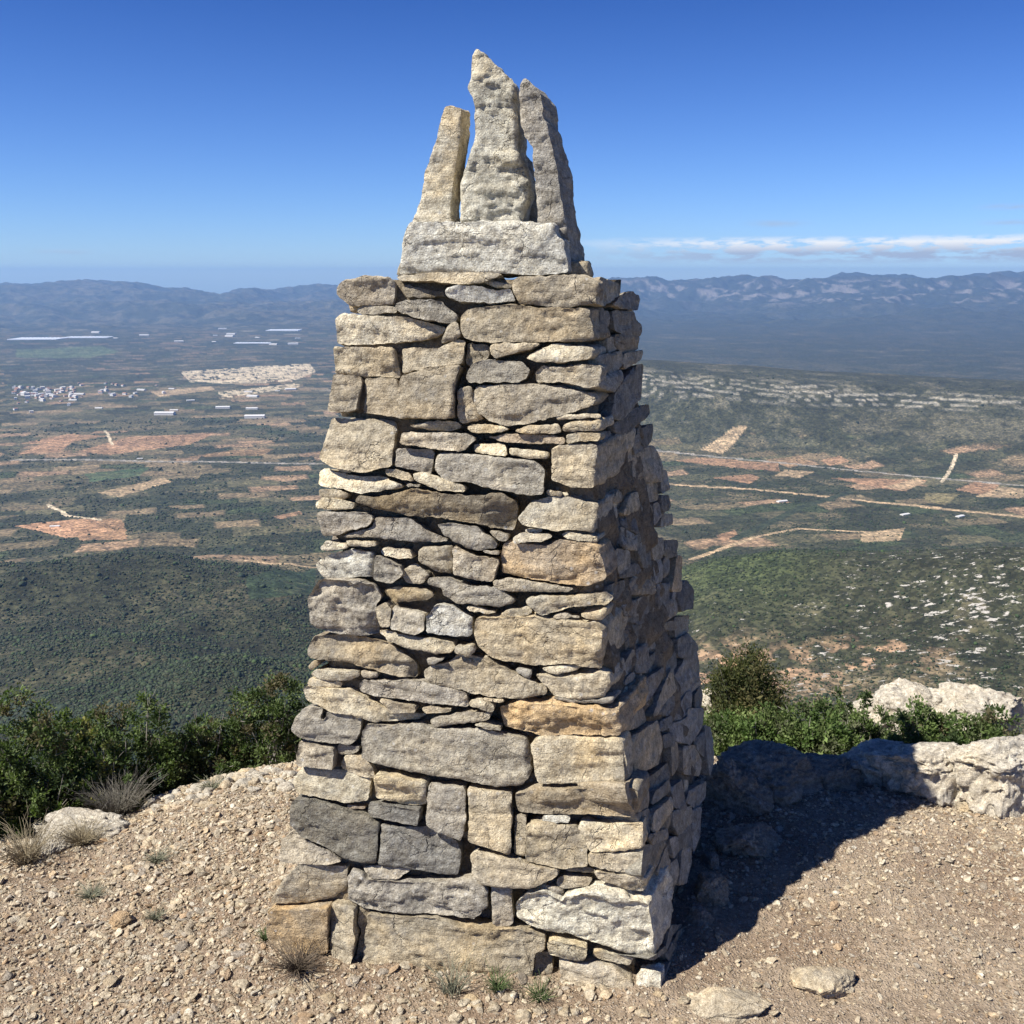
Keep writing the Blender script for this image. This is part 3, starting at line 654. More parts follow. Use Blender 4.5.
T(300, 430, 5.12, [
 ('g', [697,130,740,117,900,127,1200,157,1252,200,1247,328,1190,335,1020,308,860,268,740,263,690,200]),
 ('p', [87,215,130,192,180,217,300,237,430,237,528,293,460,303,320,323,200,298,97,283], 0, {'lam': .002}),
 ('p', [172,190,250,208,258,222,200,218]), ('p', [437,205,490,197,560,225,586,263,530,258,450,230]),
 ('p', [577,222,640,217,700,237,843,290,838,318,720,308,600,263]), ('g', [537,270,615,284,600,290,540,288]),
 ('y', [97,302,200,302,257,325,230,353,102,348]), ('p', [77,370,110,347,210,357,282,375,270,403,130,410,82,400]),
 ('m', [287,358,310,337,400,346,570,302,700,318,860,338,1040,322,1108,372,1105,440,1088,517,1000,507,870,473,700,448,560,438,400,403,290,373]),
 ('g', [77,425,120,417,340,422,372,450,357,488,240,518,170,543,110,541,97,480]), ('g', [382,447,560,454,620,500,755,570,600,575,440,558,380,548,205,551,250,528,368,497]),
 ('p', [102,600,140,567,238,582,243,600,160,622,112,618]), ('p', [237,566,388,571,393,596,250,596]),
 ('p', [402,625,430,602,560,617,582,658,500,658,412,640]),
 ('t', [597,625,620,602,775,594,768,736,700,732,602,678]), ('t', [783,594,900,642,1018,665,983,777,900,768,784,742]),
 ('g', [700,480,800,482,900,497,1008,580,998,608,900,618,840,598,740,538]),
 ('w', [77,685,140,642,260,614,370,627,380,700,370,755,300,753,200,763,150,776,90,733]), ('g', [386,640,450,662,520,700,530,738,480,782,390,772,376,755]),
 ('t', [507,740,540,702,590,687,657,745,620,792,540,787]),
 ('g', [642,790,660,757,760,757,860,797,1000,807,1103,880,1020,912,900,897,800,892,727,850,722,815]),
 ('y', [432,820,500,802,638,817,677,850,640,877,470,885]),
 ('g', [40,860,100,762,300,770,380,792,422,850,387,900,395,1000,400,1048,320,1058,160,1043,50,1000], 0, {'relief': 2.4, 'facets': 4}),
 ('p', [842,910,880,907,1005,938,960,948,860,928]),
])
T(470, 430, 5.12, [
 ('g', [92,517,120,515,197,540,188,568,150,568]), ('g', [62,617,150,622,150,638,80,628]),
 ('t', [112,772,200,757,300,772,535,815,500,833,200,828,120,808]),
 ('p', [282,870,330,852,560,852,690,827,738,860,700,893,500,908,400,943,370,953,300,898]),
 ('p', [152,950,180,927,300,907,318,938,250,963,160,963]), ('t', [417,963,460,934,573,963]), ('p', [562,945,620,932,700,915,690,958,670,973,600,968], 8),
 ('o', [157,640,170,582,230,580,400,595,450,560,560,577,658,600,680,680,697,740,690,768,590,802,450,788,260,758,160,730], 13, {'facets': 2}),
 ('p', [387,307,468,320,468,343,390,333]),
 ('p', [247,450,310,372,400,342,480,342,560,362,653,380,638,532,540,508,420,518,360,498,270,488], 24),
 ('p', [275,512,365,504,365,523,285,526]), ('y', [217,553,250,527,400,527,428,545,370,568,230,583]),
 ('p', [467,530,500,522,655,552,655,578,560,568,480,548], 10),
])
T(280, 600, 5.12, [
 ('t', [487,40,540,12,572,40,566,135,520,138]), ('g', [578,35,640,52,738,72,738,158,700,178,620,153,572,146]),
 ('w', [747,90,790,32,860,32,978,95,973,188,880,188,752,163]),
 ('p', [502,160,530,157,640,182,740,197,800,202,897,227,880,268,800,273,660,243,560,213]), ('p', [897,230,988,232,998,260,968,298,902,270]),
 ('m', [132,250,165,192,260,182,420,197,545,227,640,292,687,330,683,410,560,388,440,353,350,323,160,303,132,280], 0, {'relief': 1.6}),
 ('g', [747,300,848,292,838,308,760,338]),
 ('t', [737,365,760,342,860,322,905,277,1040,302,1200,382,1360,450,1362,488,1220,506,1070,498,960,473,770,428,740,400]),
 ('p', [132,350,178,310,200,330,152,368]), ('p', [147,385,180,357,398,367,398,398,340,418,200,413]), ('p', [402,365,498,376,488,403,410,400]),
 ('p', [127,430,150,402,308,430,300,453,150,458]),
 ('p', [112,470,130,442,250,457,350,462,440,522,530,562,560,587,738,605,700,628,470,630,370,598,250,573,130,518]),
 ('g', [397,450,410,417,620,417,720,422,780,432,948,480,963,553,860,543,650,518,480,498,405,478]),
 ('t', [502,512,698,547,688,578,560,583,540,550]), ('t', [717,560,760,550,878,562,850,583,740,583]),
 ('g', [757,625,780,607,940,577,1070,577,1073,613,920,638,780,658]),
 ('g', [72,620,110,557,218,553,205,606,225,620,240,572,410,612,400,700,360,742,250,733,100,698,67,660]),
 ('t', [100,722,278,762,273,867,82,848]), ('g', [287,747,400,757,385,793,287,798]), ('t', [302,840,330,802,418,802,468,860,475,918,400,913,300,870]),
 ('g', [412,680,440,642,560,647,720,637,800,667,1000,662,1100,682,1260,722,1278,830,1280,900,1240,958,1100,968,900,922,760,902,600,867,480,842,417,823], 0, {'facets': 2}),
])
T(460, 600, 5.12, [
 ('t', [67,120,80,97,380,87,480,107,700,117,728,150,722,357,680,347,560,328,380,337,170,308,90,248,67,190], 30, {'facets': 1}),
 ('p', [417,350,540,337,628,340,600,363,500,387,430,368]), ('g', [272,360,300,352,368,360,358,408,290,383]),
 ('t', [382,385,520,402,700,372,765,385,775,440,740,498,620,513,480,498,450,450], 17, {'lam': .004}),
 ('g', [470,503,620,520,780,508,780,528,560,526], 10), ('y', [42,522,100,507,178,540,168,573,90,553,42,543]), ('y', [112,502,228,512,223,526,130,518]),
 ('o', [197,560,260,532,480,532,700,557,812,557,812,600,826,650,818,698,560,695,420,712,330,678,212,663], 31, {'relief': 1.5}),
 ('y', [357,740,400,717,820,712,835,740,852,850,850,942,640,947,400,942,382,880], 9, {'facets': 1, 'relief': .7}),
 ('p', [65,640,110,632,200,655,210,672,150,668]),
])
T(250, 680, 2.048, [
 ('p', [79,215,100,184,190,190,243,206,241,248,200,253,90,234]), ('p', [256,190,300,196,359,212,359,261,330,261,256,244]),
 ('d', [241,252,349,264,344,298,240,282], 0, {'lam': .003}), ('o', [196,259,234,263,231,269,196,267], 0, {'prot': -.01}),
 ('b', [541,240,575,227,770,217,795,225,795,262,785,286,700,277,546,276], 14),
 ('g', [364,217,438,223,440,290,432,332,360,300]), ('y', [444,224,533,237,533,360,446,332,448,268]),
])
T(260, 800, 5.12, [
 ('d', [150,60,170,-2,260,-3,400,42,540,82,607,130,602,200,588,338,440,308,350,248,210,188,155,120], 0, {'facets': 2}),
 ('d', [613,132,700,147,860,150,1000,230,1020,290,1003,406,910,400,740,360,602,343,610,210], 0, {'facets': 2}),
 ('t', [97,290,107,210,160,167,210,202,350,267,418,320,350,328,200,323,110,313]),
 ('y', [52,520,110,420,200,327,438,352,430,470,360,528,180,545,57,537], 0, {'facets': 2, 'relief': .6}), ('o', [48,551,180,555,355,543,345,700,335,800,60,810,27,700], 0, {'facets': 2, 'relief': .6}),
 ('t', [353,560,380,532,488,560,482,660,500,690,465,860,380,850,350,780]), ('m', [493,562,545,582,548,700,520,825,475,855,505,690,487,655], 0, {'prot': -.02}),
 ('g', [517,360,560,347,768,370,700,413,560,413]),
 ('g', [437,410,470,367,540,413,700,427,900,432,1090,417,1158,470,1163,560,1085,620,1000,608,850,588,700,588,560,573,440,528], 0, {'relief': 1.7}),
 ('t', [552,592,900,607,1030,652,1180,662,1330,672,1453,717,1455,785,1403,798,1383,980,1200,990,850,960,700,910,520,870,532,760], 0, {'facets': 1}),
 ('m', [1407,812,1488,832,1488,975,1390,985], 0, {'prot': -.03}),
])
T(460, 800, 5.12, [
 ('g', [157,442,258,457,268,640,248,662,180,662,160,640]),
 ('t', [52,290,80,272,340,322,498,367,498,393,430,418,350,448,200,443,100,433,60,370]),
 ('m', [275,97,333,92,333,298,272,293], 0, {'prot': -.012}),
 ('t', [337,132,440,114,592,140,622,160,648,225,656,343,560,353,500,353,342,310], 0, {'facets': 1}), ('w', [417,87,558,87,558,123,420,116]),
 ('p', [598,137,880,132,938,122,933,248,780,264,660,264,638,200], 3, {'facets': 1}), ('p', [655,277,930,272,925,373,820,368,690,343,660,328], 4, {'facets': 1}),
 ('m', [522,362,680,362,698,388,560,383], 0, {'prot': -.015}), ('y', [682,357,760,372,958,402,948,482,860,468,700,400], 8),
 ('t', [492,410,540,397,678,420,658,453,540,463,492,450]), ('t', [432,442,500,454,536,480,500,488,450,460]),
 ('w', [287,530,340,482,430,457,520,522,540,492,700,457,860,502,962,532,990,700,996,822,860,797,700,747,560,697,450,687,340,648,287,610], 25, {'relief': 1.6, 'facets': 2}),
 ('p', [442,730,480,714,658,747,638,828,560,828,452,800]), ('p', [672,800,700,782,895,830,860,868,780,848,690,820]),
 ('t', [507,832,650,852,690,835,780,862,890,940,880,1060,700,1070,515,1030]),
 ('w', [902,902,960,895,1030,905,1028,1000,990,1060,905,1050], 6, {'facets': 2}),
])
R_ = []
def TR(ox, oy, s, rows):
    for code, pts in rows: R_.append((sc(ox, oy, s, pts), code))
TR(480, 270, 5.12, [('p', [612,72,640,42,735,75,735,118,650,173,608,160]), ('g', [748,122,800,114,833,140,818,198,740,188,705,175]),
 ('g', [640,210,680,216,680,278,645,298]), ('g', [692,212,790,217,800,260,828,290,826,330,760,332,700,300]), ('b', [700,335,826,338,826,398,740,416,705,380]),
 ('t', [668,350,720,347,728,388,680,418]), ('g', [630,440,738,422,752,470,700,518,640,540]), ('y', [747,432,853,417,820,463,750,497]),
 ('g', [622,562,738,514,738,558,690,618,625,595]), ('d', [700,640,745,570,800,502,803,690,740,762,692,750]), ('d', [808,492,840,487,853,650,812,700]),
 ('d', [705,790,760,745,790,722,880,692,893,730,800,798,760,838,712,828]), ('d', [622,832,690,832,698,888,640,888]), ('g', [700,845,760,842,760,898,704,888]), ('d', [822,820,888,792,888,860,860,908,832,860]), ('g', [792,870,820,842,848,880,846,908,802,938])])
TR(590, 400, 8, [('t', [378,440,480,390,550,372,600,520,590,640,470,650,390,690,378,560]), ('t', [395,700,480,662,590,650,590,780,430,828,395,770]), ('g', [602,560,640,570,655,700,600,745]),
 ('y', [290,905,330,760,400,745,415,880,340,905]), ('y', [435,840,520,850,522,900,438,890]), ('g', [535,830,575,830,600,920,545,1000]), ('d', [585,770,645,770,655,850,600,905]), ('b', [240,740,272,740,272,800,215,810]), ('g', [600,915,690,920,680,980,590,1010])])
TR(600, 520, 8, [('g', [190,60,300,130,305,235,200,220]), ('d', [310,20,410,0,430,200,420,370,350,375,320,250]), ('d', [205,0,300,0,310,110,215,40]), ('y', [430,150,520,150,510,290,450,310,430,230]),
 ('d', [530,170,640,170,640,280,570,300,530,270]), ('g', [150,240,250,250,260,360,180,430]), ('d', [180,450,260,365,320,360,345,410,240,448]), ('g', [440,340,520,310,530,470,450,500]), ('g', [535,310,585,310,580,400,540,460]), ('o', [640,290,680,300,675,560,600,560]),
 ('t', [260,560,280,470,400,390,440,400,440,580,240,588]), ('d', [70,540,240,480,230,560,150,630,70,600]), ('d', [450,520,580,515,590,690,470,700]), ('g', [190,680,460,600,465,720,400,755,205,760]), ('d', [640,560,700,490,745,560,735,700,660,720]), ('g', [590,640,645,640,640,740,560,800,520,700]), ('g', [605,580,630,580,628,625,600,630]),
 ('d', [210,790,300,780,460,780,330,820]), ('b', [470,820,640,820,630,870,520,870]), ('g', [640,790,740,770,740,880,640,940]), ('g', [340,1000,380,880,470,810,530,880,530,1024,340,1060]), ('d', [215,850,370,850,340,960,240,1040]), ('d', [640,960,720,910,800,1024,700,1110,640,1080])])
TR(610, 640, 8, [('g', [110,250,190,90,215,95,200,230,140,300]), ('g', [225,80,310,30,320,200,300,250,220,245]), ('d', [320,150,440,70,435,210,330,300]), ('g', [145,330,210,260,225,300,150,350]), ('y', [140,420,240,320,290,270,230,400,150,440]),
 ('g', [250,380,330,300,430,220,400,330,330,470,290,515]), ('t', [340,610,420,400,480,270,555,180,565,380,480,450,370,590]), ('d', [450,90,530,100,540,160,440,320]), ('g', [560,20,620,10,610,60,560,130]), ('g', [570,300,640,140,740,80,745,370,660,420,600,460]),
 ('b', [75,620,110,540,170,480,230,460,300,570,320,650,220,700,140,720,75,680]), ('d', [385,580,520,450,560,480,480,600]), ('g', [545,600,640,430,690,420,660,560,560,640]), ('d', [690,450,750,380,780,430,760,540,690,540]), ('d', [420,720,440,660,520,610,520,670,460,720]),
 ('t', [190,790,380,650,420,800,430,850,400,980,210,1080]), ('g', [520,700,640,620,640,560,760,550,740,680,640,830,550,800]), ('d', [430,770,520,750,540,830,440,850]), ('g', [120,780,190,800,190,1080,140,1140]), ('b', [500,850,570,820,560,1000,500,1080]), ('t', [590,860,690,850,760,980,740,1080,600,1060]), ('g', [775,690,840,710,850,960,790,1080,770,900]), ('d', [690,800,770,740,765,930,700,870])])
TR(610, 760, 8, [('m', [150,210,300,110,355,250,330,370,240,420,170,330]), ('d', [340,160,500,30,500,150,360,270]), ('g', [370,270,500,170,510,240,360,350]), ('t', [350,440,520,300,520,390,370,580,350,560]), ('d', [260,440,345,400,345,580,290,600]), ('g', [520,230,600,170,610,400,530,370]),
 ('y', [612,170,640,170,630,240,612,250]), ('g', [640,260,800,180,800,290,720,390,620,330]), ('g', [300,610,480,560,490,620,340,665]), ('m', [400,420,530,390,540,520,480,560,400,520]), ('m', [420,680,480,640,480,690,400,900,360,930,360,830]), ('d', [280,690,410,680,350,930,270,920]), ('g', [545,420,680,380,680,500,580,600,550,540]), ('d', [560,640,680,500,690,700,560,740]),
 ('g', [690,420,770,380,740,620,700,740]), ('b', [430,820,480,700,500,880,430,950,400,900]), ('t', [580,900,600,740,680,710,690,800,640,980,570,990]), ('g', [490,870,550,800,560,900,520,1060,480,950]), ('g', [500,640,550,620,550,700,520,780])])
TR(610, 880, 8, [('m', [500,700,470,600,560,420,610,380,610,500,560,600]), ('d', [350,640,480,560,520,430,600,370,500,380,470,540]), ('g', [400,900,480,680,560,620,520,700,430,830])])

cairn = tag(empty('stone_cairn', (0.0, 2.42, 0)), 'tall tapering dry stone cairn topped by a block and three upright stones', 'cairn')
CL = np.array(cairn.location)
def area(p): p = np.array(p); return abs(np.sum(p[:, 0]*np.roll(p[:, 1], -1)-np.roll(p[:, 0], -1)*p[:, 1]))/2
EDGEPX = [(280,599),(330,594),(380,600),(470,595),(520,597),(560,602),(640,603),(680,612),(720,619),(770,626),(810,640),(850,643),(880,647),(930,653),(990,661)]
def rplane(py):
    ex = np.interp(py, [e[0] for e in EDGEPX], [e[1] for e in EDGEPX]); return on_plane(np.array(float(ex)), np.array(float(py)), B0, nF)
def build_masonry():
    items = []
    for i, (p, code, cw, o) in enumerate(F_):
        o = dict(o); rng = np.random.RandomState(900+i)
        o.setdefault('prot', rng.uniform(-.012, .010) if not cw else rng.uniform(-.003, .004))
        if cw:
            a = np.array(p); my = a[:, 1].mean(); mxp = a[:, 0].max()
            q0 = on_plane(np.array(mxp), np.array(my), B0, nF); w0 = q0; w1 = on_plane(np.array(mxp+cw), np.array(my), q0, nR)
            L = float(np.clip(np.linalg.norm((w1-w0)[:2]), .04, .5)); items.append((area(p)+cw*np.ptp(a[:, 1])*.7, p, PF, L, BC, code, 100+i, dict(o, side_step=.007)))
        else: items.append((area(p), p, PF, .11, -nF, code, 100+i, o))
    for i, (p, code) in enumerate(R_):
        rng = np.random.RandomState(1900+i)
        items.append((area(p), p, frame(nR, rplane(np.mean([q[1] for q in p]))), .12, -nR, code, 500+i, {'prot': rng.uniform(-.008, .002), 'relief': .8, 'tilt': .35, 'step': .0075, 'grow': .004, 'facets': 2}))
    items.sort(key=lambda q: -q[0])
    rest = []
    for k, (a, p, pl, L, ext, code, seed, o) in enumerate(items):
        try: V, Tr, Q, tint, sd = stone(p, pl, L, ext, code, seed, **o)
        except Exception as ex: print('stone failed', code, p[0], ex); continue
        if k < 99:
            me = mesh('stone', V-CL, [Tr, Q], MAT_STONE, True, {'tint': ('FLOAT_COLOR', np.tile(tint, (len(V), 1))), 'sv': ('FLOAT_VECTOR', np.tile(sd, (len(V), 1)))})
            obj('stone', me, cairn)
        else: rest.append((V, Tr, Q, tint, sd))
    # left and rear sides: courses of the same stone, plus everything small
    rng = np.random.RandomState(77)
    A1 = on_plane(np.array(337.), np.array(285.), B0, nF); C1 = np.array([.338, 2.64, 1.6]); D0 = A0+(C0-B0)*1.02; D1 = A1+(C1-B1)
    def quadface(P0, Q0, P1, Q1, seed0):
        z = 0.0; j = 0; lo_, hi_ = (.24, .96) if seed0 == 3000 else (.10, .86)
        while z < .985:
            dz = rng.uniform(.022, .07); z2 = min(z+dz, 1.0); u = lo_
            while u < hi_-.005:
                du = rng.uniform(.08, .26); u2 = min(u+du, hi_)
                if hi_-u2 < .06: u2 = hi_
                def pt(a, b): return (P0*(1-b)+P1*b)*(1-a)+(Q0*(1-b)+Q1*b)*a
                j += 1; e = .008
                c4 = [pt(u+e, z+.004), pt(u2-e, z+.004+rng.uniform(0, .006)), pt(u2-e, z2-.003), pt(u+e, z2-.003-rng.uniform(0, .006))]
                n = unit(np.cross(Q0-P0, P1-P0)); yield c4, n, seed0+j
                u = u2
            z = z2
    for (P0, Q0, P1, Q1, s0) in ((A0, D0, A1, D1, 3000), (D0, C0, D1, C1, 4000)):
        ctr = (A0+C0)/2
        for c4, n, sd_ in quadface(P0, Q0, P1, Q1, s0):
            if (c4[0]-ctr)@n < 0: n = -n
            rg = np.random.RandomState(sd_); m = 10
            # block: rounded box from the four face corners, extruded inwards
            c4 = np.array(c4); ctr4 = c4.mean(0); ring = []
            for i in range(4):
                for t in np.linspace(0, 1, 4, endpoint=False): ring.append(c4[i]*(1-t)+c4[(i+1) % 4]*t)
            ring = np.array(ring); ring = ring+rg.uniform(-.003, .003, ring.shape); V = []; pr = rg.uniform(-.008, .012)
            lv = [(-.07, .92), (-.012, 1.0), (0, .985), (.008, .93), (.012, .7), (.013, .35)]
            for dn_, k_ in lv: V.append(ctr4+(ring-ctr4)*k_+n*(dn_+pr)+rg.uniform(-.0015, .0015, ring.shape))
            V.append((ctr4+n*(.013+pr))[None]); V = np.concatenate(V); mm = 16; Q = []
            for l in range(len(lv)-1):
                i = np.arange(mm); Q.append(np.stack([l*mm+i, l*mm+(i+1) % mm, (l+1)*mm+(i+1) % mm, (l+1)*mm+i], -1))
            i = np.arange(mm); l = len(lv)-1; Tr = np.stack([l*mm+i, l*mm+(i+1) % mm, np.full(mm, len(V)-1)], -1)
            col, oc = TINT[rg.choice(list('ygtpbd'))]; rest.append((V, Tr, np.concatenate(Q), np.array([*col, oc]), rg.uniform(-50, 50, 3)))
    Vs, Ts, Qs, C_, S_ = [], [], [], [], []; off = 0
    for V, Tr, Q, tint, sd in rest:
        Vs.append(V); Ts.append(Tr+off); Qs.append(Q+off); C_.append(np.tile(tint, (len(V), 1))); S_.append(np.tile(sd, (len(V), 1))); off += len(V)
    me = mesh('small_stones', np.concatenate(Vs)-CL, [np.concatenate(Ts), np.concatenate(Qs)], MAT_STONE, True, {'tint': ('FLOAT_COLOR', np.concatenate(C_)), 'sv': ('FLOAT_VECTOR', np.concatenate(S_))})
    o = tag(obj('small_stones', me, cairn), kind='stuff')
    # rubble heart of the cairn, set back behind the facing stones
    G4 = [A0, B0, C0, D0]; T4 = [A1, B1, C1, D1]; ins = .07
    cb, ct_ = sum(G4)/4, sum(T4)/4; n = 44; VV = []; mz = 60
    for k in range(mz+1):
        z = k/mz; P4 = [(g*(1-z)+t*z) for g, t in zip(G4, T4)]; c = cb*(1-z)+ct_*z; rr = []
        for i in range(4):
            for t in np.linspace(0, 1, n, endpoint=False):
                p = P4[i]*(1-t)+P4[(i+1) % 4]*t; q = c+(p-c)*(1-ins/max(.2, np.linalg.norm((p-c)[:2]))*1.0); rr.append(q)
        VV.append(np.array(rr))
    VV = np.concatenate(VV); c = VV.mean(0); off_ = VV-np.array([c[0], c[1], 0]); off_[:, 2] = 0; off_ /= np.linalg.norm(off_, axis=1)[:, None]
    VV = VV+off_*(.022*fbm(VV*(18, 18, 30), 3))[:, None]; m = 4*n; VV[-m:, 2] = 1.638; VV[:m, 2] = -.05
    Q = []
    for k in range(mz):
        i = np.arange(m); Q.append(np.stack([k*m+i, k*m+(i+1) % m, (k+1)*m+(i+1) % m, (k+1)*m+i], -1))
    VV = np.concatenate([VV, [[ct_[0], ct_[1], 1.638]]]); i = np.arange(m); Tr = np.stack([mz*m+i, mz*m+(i+1) % m, np.full(m, len(VV)-1)], -1)
    me = mesh('core', VV-CL, [Tr, np.concatenate(Q)], MAT_STONE, True, {'tint': ('FLOAT_COLOR', np.tile([.26, .22, .16, .3], (len(VV), 1))), 'sv': ('FLOAT_VECTOR', np.zeros((len(VV), 3)))})
    obj('core', me, cairn)
build_masonry()

def part(name, poly, y, yaw, code, L, seed, ext=None, label=None, **o):
    n = np.array([math.sin(yaw), -math.cos(yaw), 0.]); lean = o.pop('lean', 0); n = unit(n+np.array([0, 0, lean])); p0 = np.array([o.pop('x0', 0.), y, 1.62]); pl = frame(n, p0)
    V, Tr, Q, tint, sd = stone(poly, pl, L, -n if ext is None else np.array(ext), code, seed, **o)
    me = mesh(name, V-CL, [Tr, Q], MAT_STONE, True, {'tint': ('FLOAT_COLOR', np.tile(tint, (len(V), 1))), 'sv': ('FLOAT_VECTOR', np.tile(sd, (len(V), 1)))})
    ob = obj(name, me, cairn)
    if label: ob['label'] = label
U = lambda p: sc(390, 40, 4.83, p)
part('upright_stone', U([262,322,272,315,335,328,341,345,335,480,308,650,290,780,290,1140,60,1140,70,990,100,890,150,770,165,650,210,520]), 2.56, -.15, 'p', .055, 61, ext=BC, label='shortest upright stone, flat topped, on the left', side_step=.009, R=.004, facets=2, relief=.5, tilt=.5, lean=.05)
part('upright_stone', U([410,33,430,45,500,110,590,190,600,240,608,330,615,420,612,520,640,620,668,680,665,760,635,870,630,1000,330,1000,335,800,332,690,360,610,405,470,402,310,370,225,388,170,392,60]), 2.55, -.15, 'w',   .13, 62, label='tallest upright stone, pitted and smooth, in the middle', side_step=.01, R=.016, facets=3, relief=1.5, tilt=.5)
part('upright_stone', U([648,178,700,230,728,262,738,370,755,400,768,470,792,560,808,640,822,760,850,880,888,1140,800,1140,722,990,715,880,706,760,690,600,692,520,655,470,630,400,625,270,630,215]), 2.54, -.15, 'g', .085, 63, ext=unit(BC+np.array([.12, 0, -.25])), label='leaning upright stone, dark on its right side', side_step=.009, R=.004, facets=2, relief=.8, tilt=.5)
part('rear_stone', U([600,540,650,545,680,590,690,680,712,760,716,1000,600,1000]), 2.72, -.1, 'd', .08, 64, side_step=.01, R=.02)
part('cap_block', [(399,274), (403,238), (408,222), (470,222), (520,221), (553,223), (556,236), (563,240), (568,272), (540,275), (460,272)], 2.44, -.14, 'w', .16, 65, side_step=.01, R=.005, facets=3, relief=.9, tilt=.3, x0=-.1)
part('cap_block', [(400,262), (396,276), (480,276), (590,277), (588,262), (500,262)], 2.50, -.14, 't', .14, 66, side_step=.01, R=.006, facets=1, relief=1.2, tilt=.3)

# ------------------------------------------------------------------ separate rocks
def rock(name, px, py, wpx, hpx, lab, code='w', seed=1, depth=1.0, sub=6, z=None, sink=.25, yaw=0, grp=None, clip=14, mat=None, cat='rock', r=None, rough=1.0):
    rng = np.random.RandomState(seed)
    if r is None:
        w = at_z(np.array(float(px)), np.array(float(py)+hpx*.3), 0. if z is None else z)
    else: w = at_r(np.array(float(px)), np.array(float(py)), r)
    D = np.dot(w-CAM, FWD); sx = wpx/FPX*D/2; sz = hpx/FPX*D; V, F = ico(sub)
    V = clipped_rock(V*1.12, rng, clip, .6, .98); sd = rng.uniform(-50, 50, 3)
    n = V/np.linalg.norm(V, axis=1)[:, None]
    V = V+n*(.10*fbm(V*1.9+sd, 3)+.06*rough*(1-2*np.abs(fbm(V*4+sd, 4)))-.03*rough*sstep(.0, .1, fbm(V*3+sd+9, 2))+.03*rough*fbm(V*14+sd, 3))[:, None]
    lo_ = V[:, 2] < 0; V[lo_, :2] /= np.sqrt(np.clip(1-V[lo_, 2]**2, .3, 1))[:, None]
    ry_ = min(sx*1.1, depth*.85*sz); V = V*np.array([sx, ry_, sz*.5]); c, s = math.cos(yaw), math.sin(yaw)
    V = np.stack([V[:, 0]*c-V[:, 1]*s, V[:, 0]*s+V[:, 1]*c, V[:, 2]], -1); zb = float(fine(w[:1], w[1:2])[0])
    if r is not None: zb = float(w[2])-sz*.1; V[lo_, 2] *= 3.0; V[:, 1] -= ry_*.25
    V[:, 2] += sz*.1; V[:, 1] += ry_*.4
    col, oc = TINT[code]; T_ = np.array([*(np.array(col)*rng.uniform(.9, 1.08)), oc])
    me = mesh(name, V, F, mat or MAT_WHITE, True, {'tint': ('FLOAT_COLOR', np.tile(T_, (len(V), 1))), 'sv': ('FLOAT_VECTOR', np.tile(sd, (len(V), 1)))})
    tag(obj(name, me, None, (w[0], w[1], zb)), lab, cat, grp)
RK = 'white limestone rocks of the right outcrop'
for (px, py, w_, h_, lab, cd, sd_, kw) in [
 (875, 764, 100, 34, 'yellowish white limestone block just behind the shadow of the upright stones', 'w', 11, dict(r=3.36)),
 (935, 764, 110, 40, 'large white limestone block in the middle of the lit outcrop', 'w', 12, dict(r=3.32)),
 (1000, 764, 110, 44, 'white limestone block at the right end of the outcrop', 'w', 41, dict(r=3.32)),
 (960, 770, 80, 34, 'cracked limestone slab in front of the lit outcrop', 'w', 13, {}),
 (1000, 778, 70, 34, 'low limestone slab cut by the right picture edge', 'w', 42, {}),
 (915, 768, 50, 22, 'small limestone slab touched by the tip of the shadow', 'w', 45, {}),
 (985, 800, 45, 18, 'lowest and smallest limestone slab at the right', 'p', 43, {}),
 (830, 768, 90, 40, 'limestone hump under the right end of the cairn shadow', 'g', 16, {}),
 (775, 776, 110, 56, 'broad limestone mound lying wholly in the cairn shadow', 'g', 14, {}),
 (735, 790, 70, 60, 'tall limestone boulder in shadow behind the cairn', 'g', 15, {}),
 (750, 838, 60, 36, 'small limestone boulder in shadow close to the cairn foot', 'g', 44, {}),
 (925, 712, 84, 50, 'white crag beyond the right shrubs, middle one of three', 'w', 17, dict(r=4.6)),
 (880, 716, 60, 48, 'smaller white crag beyond the right shrubs, left one of three', 'w', 18, dict(r=4.6)),
 (980, 714, 90, 50, 'long white crag beyond the right shrubs, right one of three', 'w', 46, dict(r=4.6)),
 (716, 716, 46, 60, 'pale boulder between the cairn and the right shrubs', 'w', 19, dict(r=4.0))]:
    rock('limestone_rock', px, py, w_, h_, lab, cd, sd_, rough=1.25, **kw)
rock('limestone_rock', 85, 798, 105, 40, 'white rock at the left edge of the gravel', 'w', 20, .8)
rock('limestone_rock', 55, 775, 60, 26, 'small white rock below the left bushes', 'w', 21, .8)
rock('limestone_rock', 48, 812, 50, 34, 'pale rock nearest the camera on the left', 'w', 22, .8)
rock('flat_stone', 830, 978, 64, 24, 'flat cream stone in the gravel at lower right', 'p', 23, 1.3, rough=.5, cat='stone')
rock('flat_stone', 735, 1004, 84, 20, 'flat cream stone half buried right of the cairn foot', 'p', 24, 1.3, rough=.5, cat='stone')
rock('fallen_stone', 712, 888, 36, 30, 'block fallen at the shaded foot of the cairn', 't', 25, .8, cat='stone', clip=9)
rock('fallen_stone', 700, 915, 26, 18, 'small stone fallen in front of the fallen block', 'g', 26, .8, cat='stone', clip=9)
rock('fallen_stone', 712, 860, 22, 16, 'small stone fallen behind the fallen block', 'g', 27, .8, cat='stone', clip=9)
rock('flat_stone', 118, 908, 24, 14, 'reddish flat stone in the gravel on the left', 'o', 28, .8, cat='stone')
rock('loose_stone', 205, 790, 20, 9, 'pale loose stone on the left slope of gravel', 'p', 29, .8, cat='stone', sub=4)
rng = np.random.RandomState(44)
